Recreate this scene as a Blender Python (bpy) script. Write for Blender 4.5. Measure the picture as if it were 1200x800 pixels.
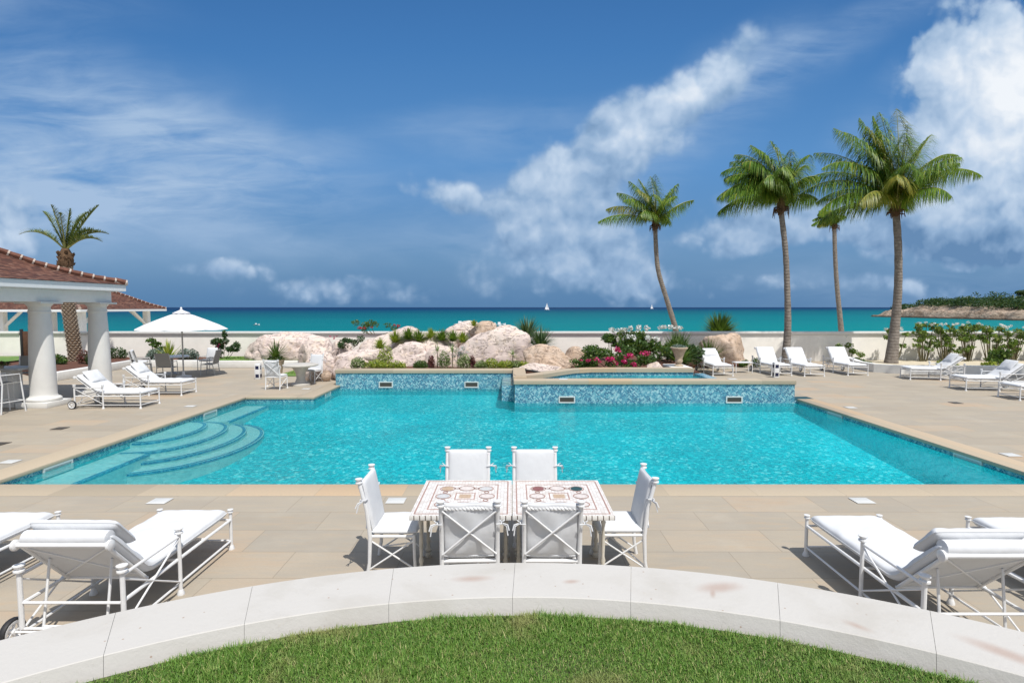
import bpy, bmesh, math, random
import numpy as np
from mathutils import Vector, Matrix, noise
R = math.radians; PI = math.pi
random.seed(7); rng = np.random.default_rng(7)
for o in list(bpy.data.objects): bpy.data.objects.remove(o)
scn = bpy.context.scene; col = scn.collection

# ------------------------------------------------------------------ camera
H = 2.75
cam = bpy.data.cameras.new('camera'); cam.lens = 19.5; cam.sensor_width = 36; cam.clip_start = .05; cam.clip_end = 60000
co = bpy.data.objects.new('camera', cam); col.objects.link(co)
co.location = (0, 0, H); co.rotation_euler = (PI/2 - math.atan(40/650), 0, 0); scn.camera = co
scn.view_settings.view_transform = 'Standard'; scn.view_settings.look = 'None'
scn.view_settings.exposure = 0.06; scn.view_settings.gamma = 1
# ------------------------------------------------------------------ sun
sdir = Vector((.28, -.47, 1)).normalized()
sl = bpy.data.lights.new('sun', 'SUN'); sl.energy = 4.6; sl.angle = R(.53); sl.color = (1, .965, .91)
so = bpy.data.objects.new('sun', sl); col.objects.link(so); so.rotation_euler = (-sdir).to_track_quat('-Z', 'Y').to_euler()
so.location = (10, -10, 40)

# ------------------------------------------------------------------ node helper
class NT:
    def __init__(s, nt): s.nt = nt; s.n = nt.nodes; s.l = nt.links
    def node(s, t, **k):
        n = s.n.new(t)
        for a, b in k.items(): setattr(n, a, b)
        return n
    def link(s, a, b): s.l.new(a, b)
    def put(s, sock, v):
        if isinstance(v, bpy.types.NodeSocket): s.l.new(v, sock)
        elif v is not None:
            if isinstance(v, (tuple, list)) and len(v) == 3 and sock.type == 'RGBA': v = (*v, 1)
            sock.default_value = v
    def math(s, op, a, b=None, c=None, clamp=False):
        n = s.node('ShaderNodeMath', operation=op); n.use_clamp = clamp
        s.put(n.inputs[0], a)
        if b is not None: s.put(n.inputs[1], b)
        if c is not None: s.put(n.inputs[2], c)
        return n.outputs[0]
    def vmath(s, op, a, b=None, out=0):
        n = s.node('ShaderNodeVectorMath', operation=op); s.put(n.inputs[0], a)
        if b is not None: s.put(n.inputs[3 if op == 'SCALE' else 1], b)
        return n.outputs[out]
    def xyz(s, x, y, z):
        n = s.node('ShaderNodeCombineXYZ'); s.put(n.inputs[0], x); s.put(n.inputs[1], y); s.put(n.inputs[2], z); return n.outputs[0]
    def sep(s, v):
        n = s.node('ShaderNodeSeparateXYZ'); s.put(n.inputs[0], v); return n.outputs
    def noise(s, v, scale, detail=4, rough=.55, dist=0., out=0):
        n = s.node('ShaderNodeTexNoise'); s.put(n.inputs['Vector'], v); n.inputs['Scale'].default_value = scale
        n.inputs['Detail'].default_value = detail; n.inputs['Roughness'].default_value = rough; n.inputs['Distortion'].default_value = dist
        return n.outputs[out]
    def sstep(s, v, a, b, lo=0., hi=1.):
        n = s.node('ShaderNodeMapRange', interpolation_type='SMOOTHSTEP'); s.put(n.inputs[0], v)
        for i, q in enumerate((a, b, lo, hi)): s.put(n.inputs[i+1], q)
        return n.outputs[0]
    def lin(s, v, a, b, lo=0., hi=1.):
        n = s.node('ShaderNodeMapRange'); s.put(n.inputs[0], v)
        for i, q in enumerate((a, b, lo, hi)): s.put(n.inputs[i+1], q)
        return n.outputs[0]
    def mix(s, f, a, b, blend='MIX'):
        n = s.node('ShaderNodeMix', data_type='RGBA', blend_type=blend)
        s.put(n.inputs[0], f); s.put(n.inputs[6], a); s.put(n.inputs[7], b); return n.outputs[2]
    def ramp(s, f, stops, interp='LINEAR'):
        n = s.node('ShaderNodeValToRGB'); s.put(n.inputs[0], f); cr = n.color_ramp; cr.interpolation = interp
        while len(cr.elements) < len(stops): cr.elements.new(.5)
        for e, (p, c) in zip(cr.elements, stops): e.position = p; e.color = (*c, 1)
        return n.outputs[0]
    def mapping(s, v, loc=(0,0,0), rot=(0,0,0), scale=(1,1,1)):
        n = s.node('ShaderNodeMapping'); s.put(n.inputs[0], v); n.inputs[1].default_value = loc; n.inputs[2].default_value = rot; n.inputs[3].default_value = scale
        return n.outputs[0]
    def bump(s, h, strength=.3, dist=.02, normal=None):
        n = s.node('ShaderNodeBump'); s.put(n.inputs['Height'], h); n.inputs['Strength'].default_value = strength; n.inputs['Distance'].default_value = dist
        if normal: s.put(n.inputs['Normal'], normal)
        return n.outputs[0]

# ------------------------------------------------------------------ world: sky with clouds laid out by direction
w = bpy.data.worlds.new('World'); scn.world = w; w.use_nodes = True
t = NT(w.node_tree); t.n.clear()
sky = t.node('ShaderNodeTexSky', sky_type='NISHITA'); sky.sun_disc = False
sky.sun_elevation = math.asin(sdir.z); sky.sun_rotation = math.atan2(sdir.x, sdir.y); sky.air_density = 1.0; sky.dust_density = .3; sky.ozone_density = 2.5
tc = t.node('ShaderNodeTexCoord').outputs['Generated']
d = t.vmath('NORMALIZE', tc); dx, dy, dz = t.sep(d)
den = t.math('ADD', t.math('ABSOLUTE', dy), .12)
den = t.math('DIVIDE', den, 1.0)
U = t.math('DIVIDE', dx, t.math('MAXIMUM', t.math('ABSOLUTE', dy), .15)); V = t.math('DIVIDE', dz, t.math('MAXIMUM', t.math('ABSOLUTE', dy), .15))
p = t.xyz(U, V, 0.)
def px(x, y): return ((x-600)/650., (360-y)/650.)
warp = t.noise(p, 3.2, 3, .6, out=1)
pw = t.vmath('ADD', p, t.vmath('SCALE', t.vmath('SUBTRACT', warp, (.5,.5,.5)), .13))
def blob(x, y, sx, sy, rot=0, amp=1., src=None):
    cx, cy = px(x, y)
    v = t.vmath('SUBTRACT', src or pw, (cx, cy, 0))
    if rot:
        n = t.node('ShaderNodeVectorRotate', rotation_type='Z_AXIS'); t.put(n.inputs['Vector'], v); n.inputs['Angle'].default_value = -R(rot); v = n.outputs[0]
    v = t.vmath('MULTIPLY', v, (650./sx, 650./sy, 0)); r = t.vmath('LENGTH', v, out=1)
    return t.sstep(r, 1.35, 0., 0., amp)
def addall(L):
    a = L[0]
    for b in L[1:]: a = t.math('ADD', a, b)
    return a
fb = t.noise(p, 7.5, 8, .58, .25); fb_lo = t.noise(p, 3.0, 4, .5)

def puff(v):
    n = t.node('ShaderNodeTexVoronoi', feature='F1', voronoi_dimensions='2D'); t.put(n.inputs['Vector'], v); n.inputs['Scale'].default_value = 9.; n.inputs['Detail'].default_value = 3.; n.inputs['Roughness'].default_value = .55; n.normalize = True
    return t.math('SUBTRACT', .95, t.math('MULTIPLY', n.outputs['Distance'], 1.5))
pwv = t.vmath('ADD', p, t.vmath('SCALE', t.vmath('SUBTRACT', t.noise(p, 14., 4, .6, out=1), (.5,.5,.5)), .035))
pf0 = puff(pwv); pf1 = puff(t.vmath('ADD', pwv, (.008, .022, 0)))
fbn = t.noise(p, 7.5, 8, .58, .25)
fb = t.math('ADD', t.math('MULTIPLY', pf0, .62), t.math('MULTIPLY', fbn, .42))
fb_up = t.math('ADD', t.math('MULTIPLY', pf1, .62), t.math('MULTIPLY', t.noise(t.vmath('ADD', p, (.008, .022, 0)), 7.5, 8, .58, .25), .42))
# cumulus masses
cum = addall([blob(1180, 145, 125, 135, 0, 2.3), blob(1215, 225, 170, 70, 0, 1.3), blob(1120, 262, 170, 40, 3, .95), blob(1100, 75, 30, 26, 0, .8),
    blob(790, 130, 130, 48, 38, .95), blob(705, 190, 90, 52, 35, .75), blob(640, 235, 75, 48, 20, .95), blob(690, 285, 110, 60, -36, .85), blob(625, 285, 90, 80, 0, .55), blob(930, 250, 130, 34, 0, .5),
    blob(525, 232, 66, 20, -6, .82), blob(272, 317, 60, 15, 2, .85), blob(10, 262, 42, 50, 0, 1.0),
    blob(880, 274, 95, 26, 4, .85), blob(985, 262, 60, 26, 0, .6), blob(400, 340, 130, 20, 0, .42), blob(900, 335, 260, 18, 0, .38)])
cmask = t.sstep(t.math('ADD', t.math('MULTIPLY', cum, .75), t.math('MULTIPLY', t.math('SUBTRACT', fb, .5), 1.35)), .10, t.sstep(U, .5, .72, .56, .36))
cmask = t.math('MULTIPLY', cmask, t.sstep(cum, .02, .22))
bright = addall([blob(1175, 120, 110, 110, 0, .72), blob(780, 130, 100, 32, 38, .42), blob(650, 215, 60, 30, 20, .3), blob(525, 225, 60, 14, 0, .2), blob(280, 312, 50, 12, 0, .25), blob(1090, 235, 60, 40, 0, .25), blob(10, 250, 40, 40, 0, .3)])
dark = blob(1120, 280, 170, 30, 2, .75)
rel = t.math('MULTIPLY', t.math('SUBTRACT', fb, fb_up), 1.2)
shade = t.math('ADD', t.math('ADD', t.math('ADD', .30, bright), rel), t.math('MULTIPLY', dark, -.42), clamp=True)
ccol = t.ramp(shade, [(0, (.13, .25, .44)), (.3, (.28, .42, .62)), (.62, (.50, .62, .78)), (1, (.84, .88, .93))])
# cirrus veils
ps = t.mapping(p, rot=(0, 0, R(9)), scale=(1.1, 4.5, 1))
fs = t.noise(ps, 2.2, 7, .55, .6)
cir = addall([blob(800, 150, 210, 60, 36, .6), blob(620, 250, 150, 90, 0, .45), blob(1060, 330, 260, 60, 0, .35), blob(40, 165, 360, 115, -14, 1.15), blob(260, 175, 230, 48, -16, .8), blob(180, 230, 220, 40, -8, .5), blob(60, 240, 300, 50, 4, .4), blob(960, 55, 260, 32, 20, .5), blob(560, 160, 240, 30, 5, .32), blob(1000, 150, 90, 30, 50, .25),
    blob(400, 285, 420, 26, 0, .3), blob(30, 20, 190, 30, -5, .35), blob(850, 110, 140, 40, 30, .35)])
smask = t.math('MULTIPLY', t.math('MULTIPLY', cir, t.math('ADD', t.math('MULTIPLY', t.sstep(fs, .30, .66), .8), t.math('MULTIPLY', t.sstep(t.noise(ps, 6.5, 6, .6, .8), .35, .65), .3))), .84, clamp=True)
el = V
grad = t.ramp(t.math('MULTIPLY', el, 1.0, clamp=True), [(0, (.088, .21, .40)), (.08, (.092, .235, .46)), (.25, (.092, .28, .60)), (.45, (.048, .20, .50)), (.6, (.032, .15, .41)), (1, (.022, .11, .32))])
nsk = t.mix(1.0, sky.outputs[0], (.085, .085, .085), 'MULTIPLY')
base = t.mix(.80, nsk, grad)
base = t.mix(t.sstep(el, .12, .0, 0., .9), base, grad)
c1 = t.mix(smask, base, (.36, .50, .70)); c2 = t.mix(cmask, c1, ccol)
over = t.math('MAXIMUM', t.sstep(dz, .58, .85), t.sstep(dy, .05, -.35))  # unseen sky overhead and behind camera, brightness added as fill light
c2 = t.mix(t.math('MULTIPLY', over, .8), c2, (.62, .68, .78))
below = t.mix(t.sstep(dz, -.002, -.03), c2, (.05, .13, .17))
bg = t.node('ShaderNodeBackground'); t.put(bg.inputs[0], below); bg.inputs[1].default_value = 1.0
wo = t.node('ShaderNodeOutputWorld'); t.link(bg.outputs[0], wo.inputs[0])

# ------------------------------------------------------------------ materials
def mat(name, base=(.5,.5,.5), rough=.6, spec=.4, metal=0., fn=None):
    m = bpy.data.materials.new(name); m.use_nodes = True; t = NT(m.node_tree)
    b = t.n['Principled BSDF']; b.inputs['Base Color'].default_value = (*base, 1); b.inputs['Roughness'].default_value = rough
    b.inputs['Specular IOR Level'].default_value = spec; b.inputs['Metallic'].default_value = metal
    if fn: fn(t, b)
    return m
def objc(t): return t.node('ShaderNodeTexCoord').outputs['Object']
def geo(t): return t.node('ShaderNodeNewGeometry')
def pos(t): return geo(t).outputs['Position']
def rnd(t): return geo(t).outputs['Random Per Island']
def orand(t): return t.node('ShaderNodeObjectInfo').outputs['Random']
def brick(t, v, scale, bw, rh, mortar=.01, off=.5, c1=(0,0,0), c2=(1,1,1), cm=(.5,.5,.5), freq=2, squash=1., smooth=.1):
    n = t.node('ShaderNodeTexBrick'); t.put(n.inputs['Vector'], v); n.offset = off; n.offset_frequency = freq; n.squash = squash
    t.put(n.inputs['Color1'], c1); t.put(n.inputs['Color2'], c2); t.put(n.inputs['Mortar'], cm)
    n.inputs['Scale'].default_value = scale; n.inputs['Brick Width'].default_value = bw; n.inputs['Row Height'].default_value = rh; n.inputs['Mortar Size'].default_value = mortar; n.inputs['Mortar Smooth'].default_value = smooth
    return n.outputs[0], n.outputs[1]
def white_noisy(base, amt=.08, sc=6., rough=.5, bumpd=.0, bsc=60., spec=.4):
    def fn(t, b):
        p_ = pos(t); n = t.noise(p_, sc, 5, .6)
        c = t.mix(t.lin(n, .3, .7), tuple(x*(1-amt) for x in base), tuple(min(x*(1+amt*.4), .9) for x in base))
        t.put(b.inputs['Base Color'], c)
        if bumpd: t.put(b.inputs['Normal'], t.bump(t.noise(p_, bsc, 4, .6), .6, bumpd))
    return fn
def m_white(name, base, **k):
    rough = k.pop('rough', .5); spec = k.pop('spec', .4); return mat(name, base, rough, spec, fn=white_noisy(base, **k))
def f_deck(t, b):
    p_ = pos(t); x, y, z = t.sep(p_)
    c, fac = brick(t, p_, 1., 1.22, .61, .004, smooth=.3)
    c2, _ = brick(t, t.vmath('ADD', p_, (3.33, 7.7, 0)), 1., 2.44, .61, .0)
    r = t.math('ADD', t.math('MULTIPLY', t.sep(c)[0], .55), t.math('MULTIPLY', t.noise(t.mapping(p_, scale=(.35, 1.2, 1)), 1.1, 4, .65), .62))
    tone = t.ramp(r, [(.08, (.285, .25, .20)), (.32, (.335, .29, .23)), (.5, (.375, .325, .255)), (.64, (.335, .295, .24)), (.76, (.39, .33, .255)), (.88, (.41, .315, .225)), (1, (.45, .32, .21))])
    vein = t.noise(t.mapping(p_, rot=(0, 0, R(3)), scale=(.9, 6, 1)), 2.2, 6, .6, .8)
    tone = t.mix(t.sstep(vein, .52, .74, 0, .42), tone, (.44, .32, .205))
    tone = t.mix(t.sstep(vein, .5, .28, 0, .5), tone, (.33, .30, .25))
    fine = t.noise(p_, 38, 5, .65); tone = t.mix(t.lin(fine, .3, .7, 0, .22), tone, (.27, .235, .185))
    st = t.noise(p_, 1.0, 5, .6); tone = t.mix(t.sstep(st, .5, .8, 0, .3), tone, (.47, .43, .36))
    tone = t.mix(t.math('MULTIPLY', fac, .62), tone, (.20, .165, .12))
    t.put(b.inputs['Base Color'], tone); b.inputs['Roughness'].default_value = .72
    h = t.math('ADD', t.math('MULTIPLY', fac, -.6), t.math('MULTIPLY', fine, .25)); t.put(b.inputs['Normal'], t.bump(h, .5, .006))
M_deck = mat('sandstone_paving', spec=.25, fn=f_deck)
def f_coping(t, b):
    p_ = pos(t); c, fac = brick(t, t.vmath('ADD', p_, (.3, 0, .2)), 1., 1.3, 7.0, .005, off=0)
    r = t.sep(c)[0]
    tone = t.ramp(r, [(0, (.36, .30, .22)), (.4, (.44, .36, .26)), (.7, (.42, .35, .26)), (.85, (.48, .34, .21)), (1, (.46, .38, .28))])
    fine = t.noise(p_, 30, 6, .65); tone = t.mix(t.lin(fine, .3, .7, 0, .25), tone, (.28, .245, .19))
    tone = t.mix(t.math('MULTIPLY', fac, .5), tone, (.25, .21, .16))
    t.put(b.inputs['Base Color'], tone); t.put(b.inputs['Normal'], t.bump(fine, .3, .004))
M_cop = mat('coping_stone', rough=.65, spec=.3, fn=f_coping)
def f_tile(t, b):
    p_ = pos(t); x, y, z = t.sep(p_); u = t.math('ADD', x, y)
    v = t.xyz(u, z, 0.)
    v1 = t.mapping(v, rot=(0, 0, R(45))); v2 = t.mapping(v, loc=(.031, .017, 0), rot=(0, 0, R(-45)))
    c, f = brick(t, v1, 1., .105, .035, .004, off=.5); c2, f2 = brick(t, v2, 1., .105, .035, .004, off=.5)
    ck = t.node('ShaderNodeTexChecker'); t.put(ck.inputs[0], v1); ck.inputs['Scale'].default_value = 1/.105
    sel = ck.outputs[1]
    r = t.math('ADD', t.math('MULTIPLY', t.sep(c)[0], t.math('SUBTRACT', 1., sel)), t.math('MULTIPLY', t.sep(c2)[0], sel))
    g = t.math('ADD', t.math('MULTIPLY', f, t.math('SUBTRACT', 1., sel)), t.math('MULTIPLY', f2, sel))
    tone = t.ramp(r, [(0, (.01, .09, .18)), (.3, (.015, .15, .26)), (.5, (.04, .24, .34)), (.7, (.13, .36, .42)), (1, (.40, .56, .58))])
    tone = t.mix(t.math('MULTIPLY', g, .6), tone, (.42, .52, .52))
    t.put(b.inputs['Base Color'], tone); t.put(b.inputs['Normal'], t.bump(g, .4, .003))
M_tile = mat('blue_basketweave_tile', rough=.12, spec=.6, fn=f_tile)
def f_trim(t, b):
    p_ = pos(t); n = t.node('ShaderNodeTexVoronoi'); t.put(n.inputs['Vector'], p_); n.inputs['Scale'].default_value = 26
    t.put(b.inputs['Base Color'], t.ramp(t.sep(n.outputs['Color'])[0], [(0, (.01, .10, .26)), (.6, (.03, .22, .42)), (1, (.15, .42, .55))]))
M_trim = mat('blue_mosaic_trim', rough=.2, fn=f_trim)
def f_floor(lo, hi):
    def fn(t, b):
        p_ = pos(t); n = t.node('ShaderNodeTexVoronoi'); t.put(n.inputs['Vector'], p_); n.inputs['Scale'].default_value = 15
        r = t.sep(n.outputs['Color'])[0]; big = t.noise(p_, 1.2, 4, .6)
        r = t.math('ADD', t.math('MULTIPLY', r, .75), t.math('MULTIPLY', big, .3))
        t.put(b.inputs['Base Color'], t.ramp(r, [(.05, lo), (1, hi)]))
    return fn
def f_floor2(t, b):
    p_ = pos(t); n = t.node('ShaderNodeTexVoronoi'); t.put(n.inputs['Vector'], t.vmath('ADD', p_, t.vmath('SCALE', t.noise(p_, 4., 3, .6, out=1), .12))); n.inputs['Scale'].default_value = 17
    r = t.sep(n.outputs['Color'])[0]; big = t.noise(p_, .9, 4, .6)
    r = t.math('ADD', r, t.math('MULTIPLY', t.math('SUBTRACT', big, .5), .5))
    t.put(b.inputs['Base Color'], t.ramp(r, [(.0, (.0, .34, .41)), (.35, (.0, .47, .54)), (.7, (.0, .58, .64)), (.88, (.05, .70, .74)), (.98, (.34, .86, .86))]))  # mosaic tones; strong contrast and palest cells paint caustic sparkle into the colour
M_floor = mat('pool_mosaic_painted_sparkle', rough=.5, fn=f_floor2)
M_step = mat('pale_pool_plaster', rough=.5, fn=f_floor((.36, .58, .56), (.58, .74, .70)))
M_pwall = mat('pool_mosaic_wall', rough=.4, fn=f_floor((.0, .27, .34), (.03, .46, .50)))
def f_water(t, b):
    b.inputs['Base Color'].default_value = (.02, .48, .55, 1)
    out = t.n['Material Output']; p_ = pos(t)
    v = t.mapping(p_, rot=(0, 0, R(20)), scale=(1., 1.25, 1))
    n1 = t.noise(v, 3.2, 3, .6, .9); n2 = t.noise(v, 10.5, 3, .6, .7); n3 = t.noise(p_, 19., 3, .65, .8)
    calm = t.math('MULTIPLY', t.sstep(t.noise(p_, .32, 2, .5), .35, .62, .35, 1.), t.sstep(t.sep(p_)[0], 7., 1., .35, 1.))
    h = t.math('MULTIPLY', t.math('ADD', t.math('ADD', t.math('MULTIPLY', n1, .8), t.math('MULTIPLY', n2, .42)), t.math('MULTIPLY', n3, .30)), calm)
    nb = t.bump(h, 1., .14)
    nbs = t.bump(h, 1., .05)
    tr = t.node('ShaderNodeBsdfTransparent'); tr.inputs[0].default_value = (.80, .985, 1., 1)
    df = t.node('ShaderNodeBsdfDiffuse'); df.inputs[0].default_value = (.0, .66, .74, 1); t.put(df.inputs['Normal'], t.bump(h, 1., 1.1))
    gl = t.node('ShaderNodeBsdfGlossy'); gl.inputs['Roughness'].default_value = .05; t.put(gl.inputs['Normal'], nb)
    fr = t.node('ShaderNodeFresnel'); fr.inputs[0].default_value = 1.33; t.put(fr.inputs['Normal'], nbs)
    m1 = t.node('ShaderNodeMixShader'); m1.inputs[0].default_value = .34; t.link(tr.outputs[0], m1.inputs[1]); t.link(df.outputs[0], m1.inputs[2])
    m2 = t.node('ShaderNodeMixShader'); t.put(m2.inputs[0], t.math('MULTIPLY', fr.outputs[0], .62)); t.link(m1.outputs[0], m2.inputs[1]); t.link(gl.outputs[0], m2.inputs[2])
    t.link(m2.outputs[0], out.inputs[0])
M_water = mat('pool_water', fn=f_water)
def f_sea(t, b):
    p_ = pos(t); x, y, z = t.sep(p_)
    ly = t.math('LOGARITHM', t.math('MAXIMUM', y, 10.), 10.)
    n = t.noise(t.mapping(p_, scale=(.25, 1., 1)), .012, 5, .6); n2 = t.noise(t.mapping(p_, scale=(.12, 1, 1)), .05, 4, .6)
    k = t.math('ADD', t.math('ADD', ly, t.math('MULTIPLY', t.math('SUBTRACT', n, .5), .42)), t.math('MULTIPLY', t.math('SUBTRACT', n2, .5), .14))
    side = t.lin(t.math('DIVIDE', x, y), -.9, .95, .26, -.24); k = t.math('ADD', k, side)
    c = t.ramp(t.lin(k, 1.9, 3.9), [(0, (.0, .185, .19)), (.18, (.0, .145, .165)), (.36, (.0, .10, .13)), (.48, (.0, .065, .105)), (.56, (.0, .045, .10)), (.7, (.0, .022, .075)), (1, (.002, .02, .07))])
    t.put(b.inputs['Base Color'], c); b.inputs['Roughness'].default_value = .5; b.inputs['Specular IOR Level'].default_value = .04
    h = t.math('ADD', t.noise(t.mapping(p_, scale=(.5, 1, 1)), .5, 4, .6), t.noise(p_, 2.2, 3, .6)); t.put(b.inputs['Normal'], t.bump(h, .8, .35))
M_sea = mat('sea_water', fn=f_sea)
M_wall = m_white('cream_render', (.85, .815, .75), rough=.85, amt=.10, sc=1.5, spec=.15)
M_wcap = m_white('white_wall_cap', (.68, .67, .64), rough=.6, amt=.06)
M_paint = m_white('white_gloss_metal', (.70, .70, .70), rough=.32, amt=.05, sc=20, spec=.5)
M_paint2 = m_white('aged_white_metal', (.58, .54, .46), rough=.5, amt=.15, sc=14)
M_wood = m_white('white_painted_timber', (.74, .755, .76), rough=.5, amt=.05)
M_col = m_white('white_plaster_column', (.66, .65, .62), rough=.6, amt=.05, sc=3)
def f_fabric(base, sc=260., d=.0015):
    def fn(t, b):
        p_ = objc(t); n = t.noise(p_, 7., 4, .6); w_ = t.noise(p_, sc, 2, .5)
        t.put(b.inputs['Base Color'], t.mix(t.lin(n, .3, .75, 0, 1), tuple(x*.95 for x in base), base))
        t.put(b.inputs['Normal'], t.bump(t.math('ADD', t.math('MULTIPLY', t.noise(p_, 4.5, 2, .5, .3), 3.), t.math('MULTIPLY', w_, .15)), .3, .012))
    return fn
M_cush = mat('white_outdoor_fabric', (.64, .64, .64), .9, .1, fn=f_fabric((.625, .635, .65)))
M_greyf = mat('grey_sling_mesh', (.27, .265, .25), .8, .2, fn=f_fabric((.27, .265, .25)))
M_greyfr = mat('grey_metal_frame', (.42, .42, .41), .4, .4)
M_black = mat('black_rubber', (.02, .02, .022), .6)
M_navy = mat('dark_glass_louvre', (.012, .016, .05), .25)
M_gold = mat('dark_drain_metal', (.06, .05, .04), .5)
M_lid = m_white('white_plastic', (.58, .58, .56), rough=.4, amt=.04)
def f_curb(t, b):
    p_ = pos(t); n = t.noise(p_, 2.2, 6, .62, .4); f_ = t.noise(p_, 45, 5, .7)
    c = t.mix(t.sstep(n, .45, .7, 0, .6), (.495, .475, .445), (.42, .395, .355))
    c = t.mix(t.sstep(f_, .62, .75, 0, .35), c, (.42, .36, .29))
    # rusty pink stains with a shape of their own
    for (sx, sy, a, L, W) in ((1.02, 2.66, 10, .16, .07), (.97, 2.60, 70, .06, .02), (1.50, 2.33, -48, .09, .04), (1.98, 2.13, -50, .20, .06), (.30, 2.72, 10, .06, .03), (-.2, 2.75, 5, .14, .05)):
        q = t.vmath('SUBTRACT', p_, (sx, sy, 1.37)); r_ = t.node('ShaderNodeVectorRotate', rotation_type='Z_AXIS'); t.put(r_.inputs['Vector'], q); r_.inputs['Angle'].default_value = -R(a)
        le = t.vmath('LENGTH', t.vmath('MULTIPLY', r_.outputs[0], (1/L, 1/W, 0)), out=1)
        s_ = t.math('MULTIPLY', t.sstep(t.math('ADD', le, t.math('MULTIPLY', n, .9)), 1.45, .5), .62)
        c = t.mix(s_, c, (.36, .25, .20))
    vo = t.node('ShaderNodeTexVoronoi'); t.put(vo.inputs['Vector'], p_); vo.inputs['Scale'].default_value = 13.
    c = t.mix(t.math('MULTIPLY', t.sstep(vo.outputs['Distance'], .075, .04), .75), c, (.30, .20, .14))
    t.put(b.inputs['Base Color'], c); t.put(b.inputs['Normal'], t.bump(t.math('ADD', f_, n), .35, .006))
M_curb = mat('pale_limestone', rough=.7, spec=.25, fn=f_curb)
def f_grass(t, b):
    r = rnd(t); p_ = pos(t); n = t.noise(p_, 2.6, 4, .6, .3)
    c = t.ramp(r, [(0, (.055, .13, .015)), (.45, (.095, .205, .025)), (.8, (.15, .26, .045)), (.92, (.24, .30, .08)), (1, (.42, .37, .18))])
    c = t.mix(t.sstep(n, .50, .70, 0, .7), c, (.27, .255, .10))
    t.put(b.inputs['Base Color'], c); b.inputs['Roughness'].default_value = .55
M_grass = mat('grass_blade', spec=.3, fn=f_grass)
M_soil = m_white('brown_soil', (.07, .085, .03), rough=.95, amt=.5, sc=30, bumpd=.02)
def leafmat(name, stops, trans=.3, rough=.45, spec=.4):
    m = bpy.data.materials.new(name); m.use_nodes = True; t = NT(m.node_tree); b = t.n['Principled BSDF']; out = t.n['Material Output']
    c = t.ramp(rnd(t), stops); t.put(b.inputs['Base Color'], c); b.inputs['Roughness'].default_value = rough; b.inputs['Specular IOR Level'].default_value = spec
    tl = t.node('ShaderNodeBsdfTranslucent'); t.put(tl.inputs[0], t.mix(.5, c, (.25, .35, .03), 'MIX'))
    ms = t.node('ShaderNodeMixShader'); ms.inputs[0].default_value = trans; t.link(b.outputs[0], ms.inputs[1]); t.link(tl.outputs[0], ms.inputs[2]); t.link(ms.outputs[0], out.inputs[0])
    return m
ML_green = leafmat('green_leaves', [(0, (.02, .055, .012)), (.5, (.05, .11, .022)), (.85, (.10, .18, .035)), (1, (.20, .26, .06))])
ML_yucca = leafmat('yucca_leaves', [(0, (.03, .07, .03)), (.6, (.08, .14, .06)), (1, (.20, .26, .13))], .15)
ML_grassy = leafmat('grassy_leaves', [(0, (.06, .13, .02)), (.6, (.13, .24, .03)), (1, (.26, .34, .06))], .35)
ML_hedge = leafmat('light_green_leaves', [(0, (.06, .12, .02)), (.5, (.13, .21, .04)), (.85, (.22, .30, .06)), (1, (.34, .38, .12))], .35)
ML_dark = leafmat('dark_green_leaves', [(0, (.012, .035, .012)), (.6, (.03, .075, .022)), (1, (.07, .13, .04))], .2)
ML_lime = leafmat('lime_leaves', [(0, (.14, .22, .02)), (.6, (.27, .35, .035)), (1, (.48, .47, .09))])
ML_grey = leafmat('silvery_leaves', [(0, (.08, .12, .10)), (.6, (.16, .22, .19)), (1, (.28, .33, .29))], .15)
ML_red = leafmat('dark_red_leaves', [(0, (.05, .012, .02)), (.6, (.13, .03, .04)), (1, (.25, .09, .05))], .2)
ML_palm = leafmat('coconut_leaflets', [(0, (.035, .10, .012)), (.45, (.10, .21, .022)), (.8, (.19, .31, .035)), (.95, (.32, .38, .05)), (1, (.42, .38, .07))], .4)
ML_palmy = leafmat('yellowing_leaflets', [(0, (.10, .15, .02)), (.6, (.24, .25, .03)), (1, (.42, .33, .05))], .3)
ML_dry = leafmat('dry_brown_leaflets', [(0, (.16, .09, .045)), (1, (.35, .22, .12))], .2)
ML_date = leafmat('date_palm_leaflets', [(0, (.05, .09, .03)), (.6, (.12, .17, .05)), (1, (.28, .28, .09))], .2)
ML_bead = leafmat('variegated_leaves', [(0, (.07, .14, .03)), (.6, (.18, .26, .08)), (1, (.5, .52, .3))], .3)
MF_pink = leafmat('magenta_bracts', [(0, (.34, .004, .07)), (.6, (.62, .012, .16)), (1, (.80, .08, .32))], .3)
MF_white = leafmat('white_petals', [(0, (.7, .7, .68)), (1, (.85, .85, .84))], .3)
MF_red = leafmat('red_petals', [(0, (.35, .01, .02)), (1, (.6, .03, .06))], .3)
def f_bark(c1, c2, rings):
    def fn(t, b):
        p_ = pos(t); z = t.sep(p_)[2]; n = t.noise(p_, 6, 5, .65)
        zz = t.math('MULTIPLY', t.math('ADD', z, t.math('MULTIPLY', n, .05)), rings)
        r_ = t.math('SINE', t.math('MULTIPLY', zz, 2*PI))
        c = t.mix(t.lin(n, .3, .7), c1, c2); c = t.mix(t.sstep(r_, .6, 1., 0, .3), c, tuple(x*.5 for x in c1))
        t.put(b.inputs['Base Color'], c); t.put(b.inputs['Normal'], t.bump(t.math('ADD', t.math('MULTIPLY', r_, .4), n), .7, .015))
    return fn
M_bark = mat('palm_bark', rough=.9, spec=.1, fn=f_bark((.15, .125, .105), (.30, .265, .23), 7.))
M_fibre = m_white('brown_palm_fibre', (.13, .075, .04), rough=.95, amt=.5, sc=14)
M_stem = m_white('green_brown_stem', (.14, .12, .06), rough=.8, amt=.3, sc=10)
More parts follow.
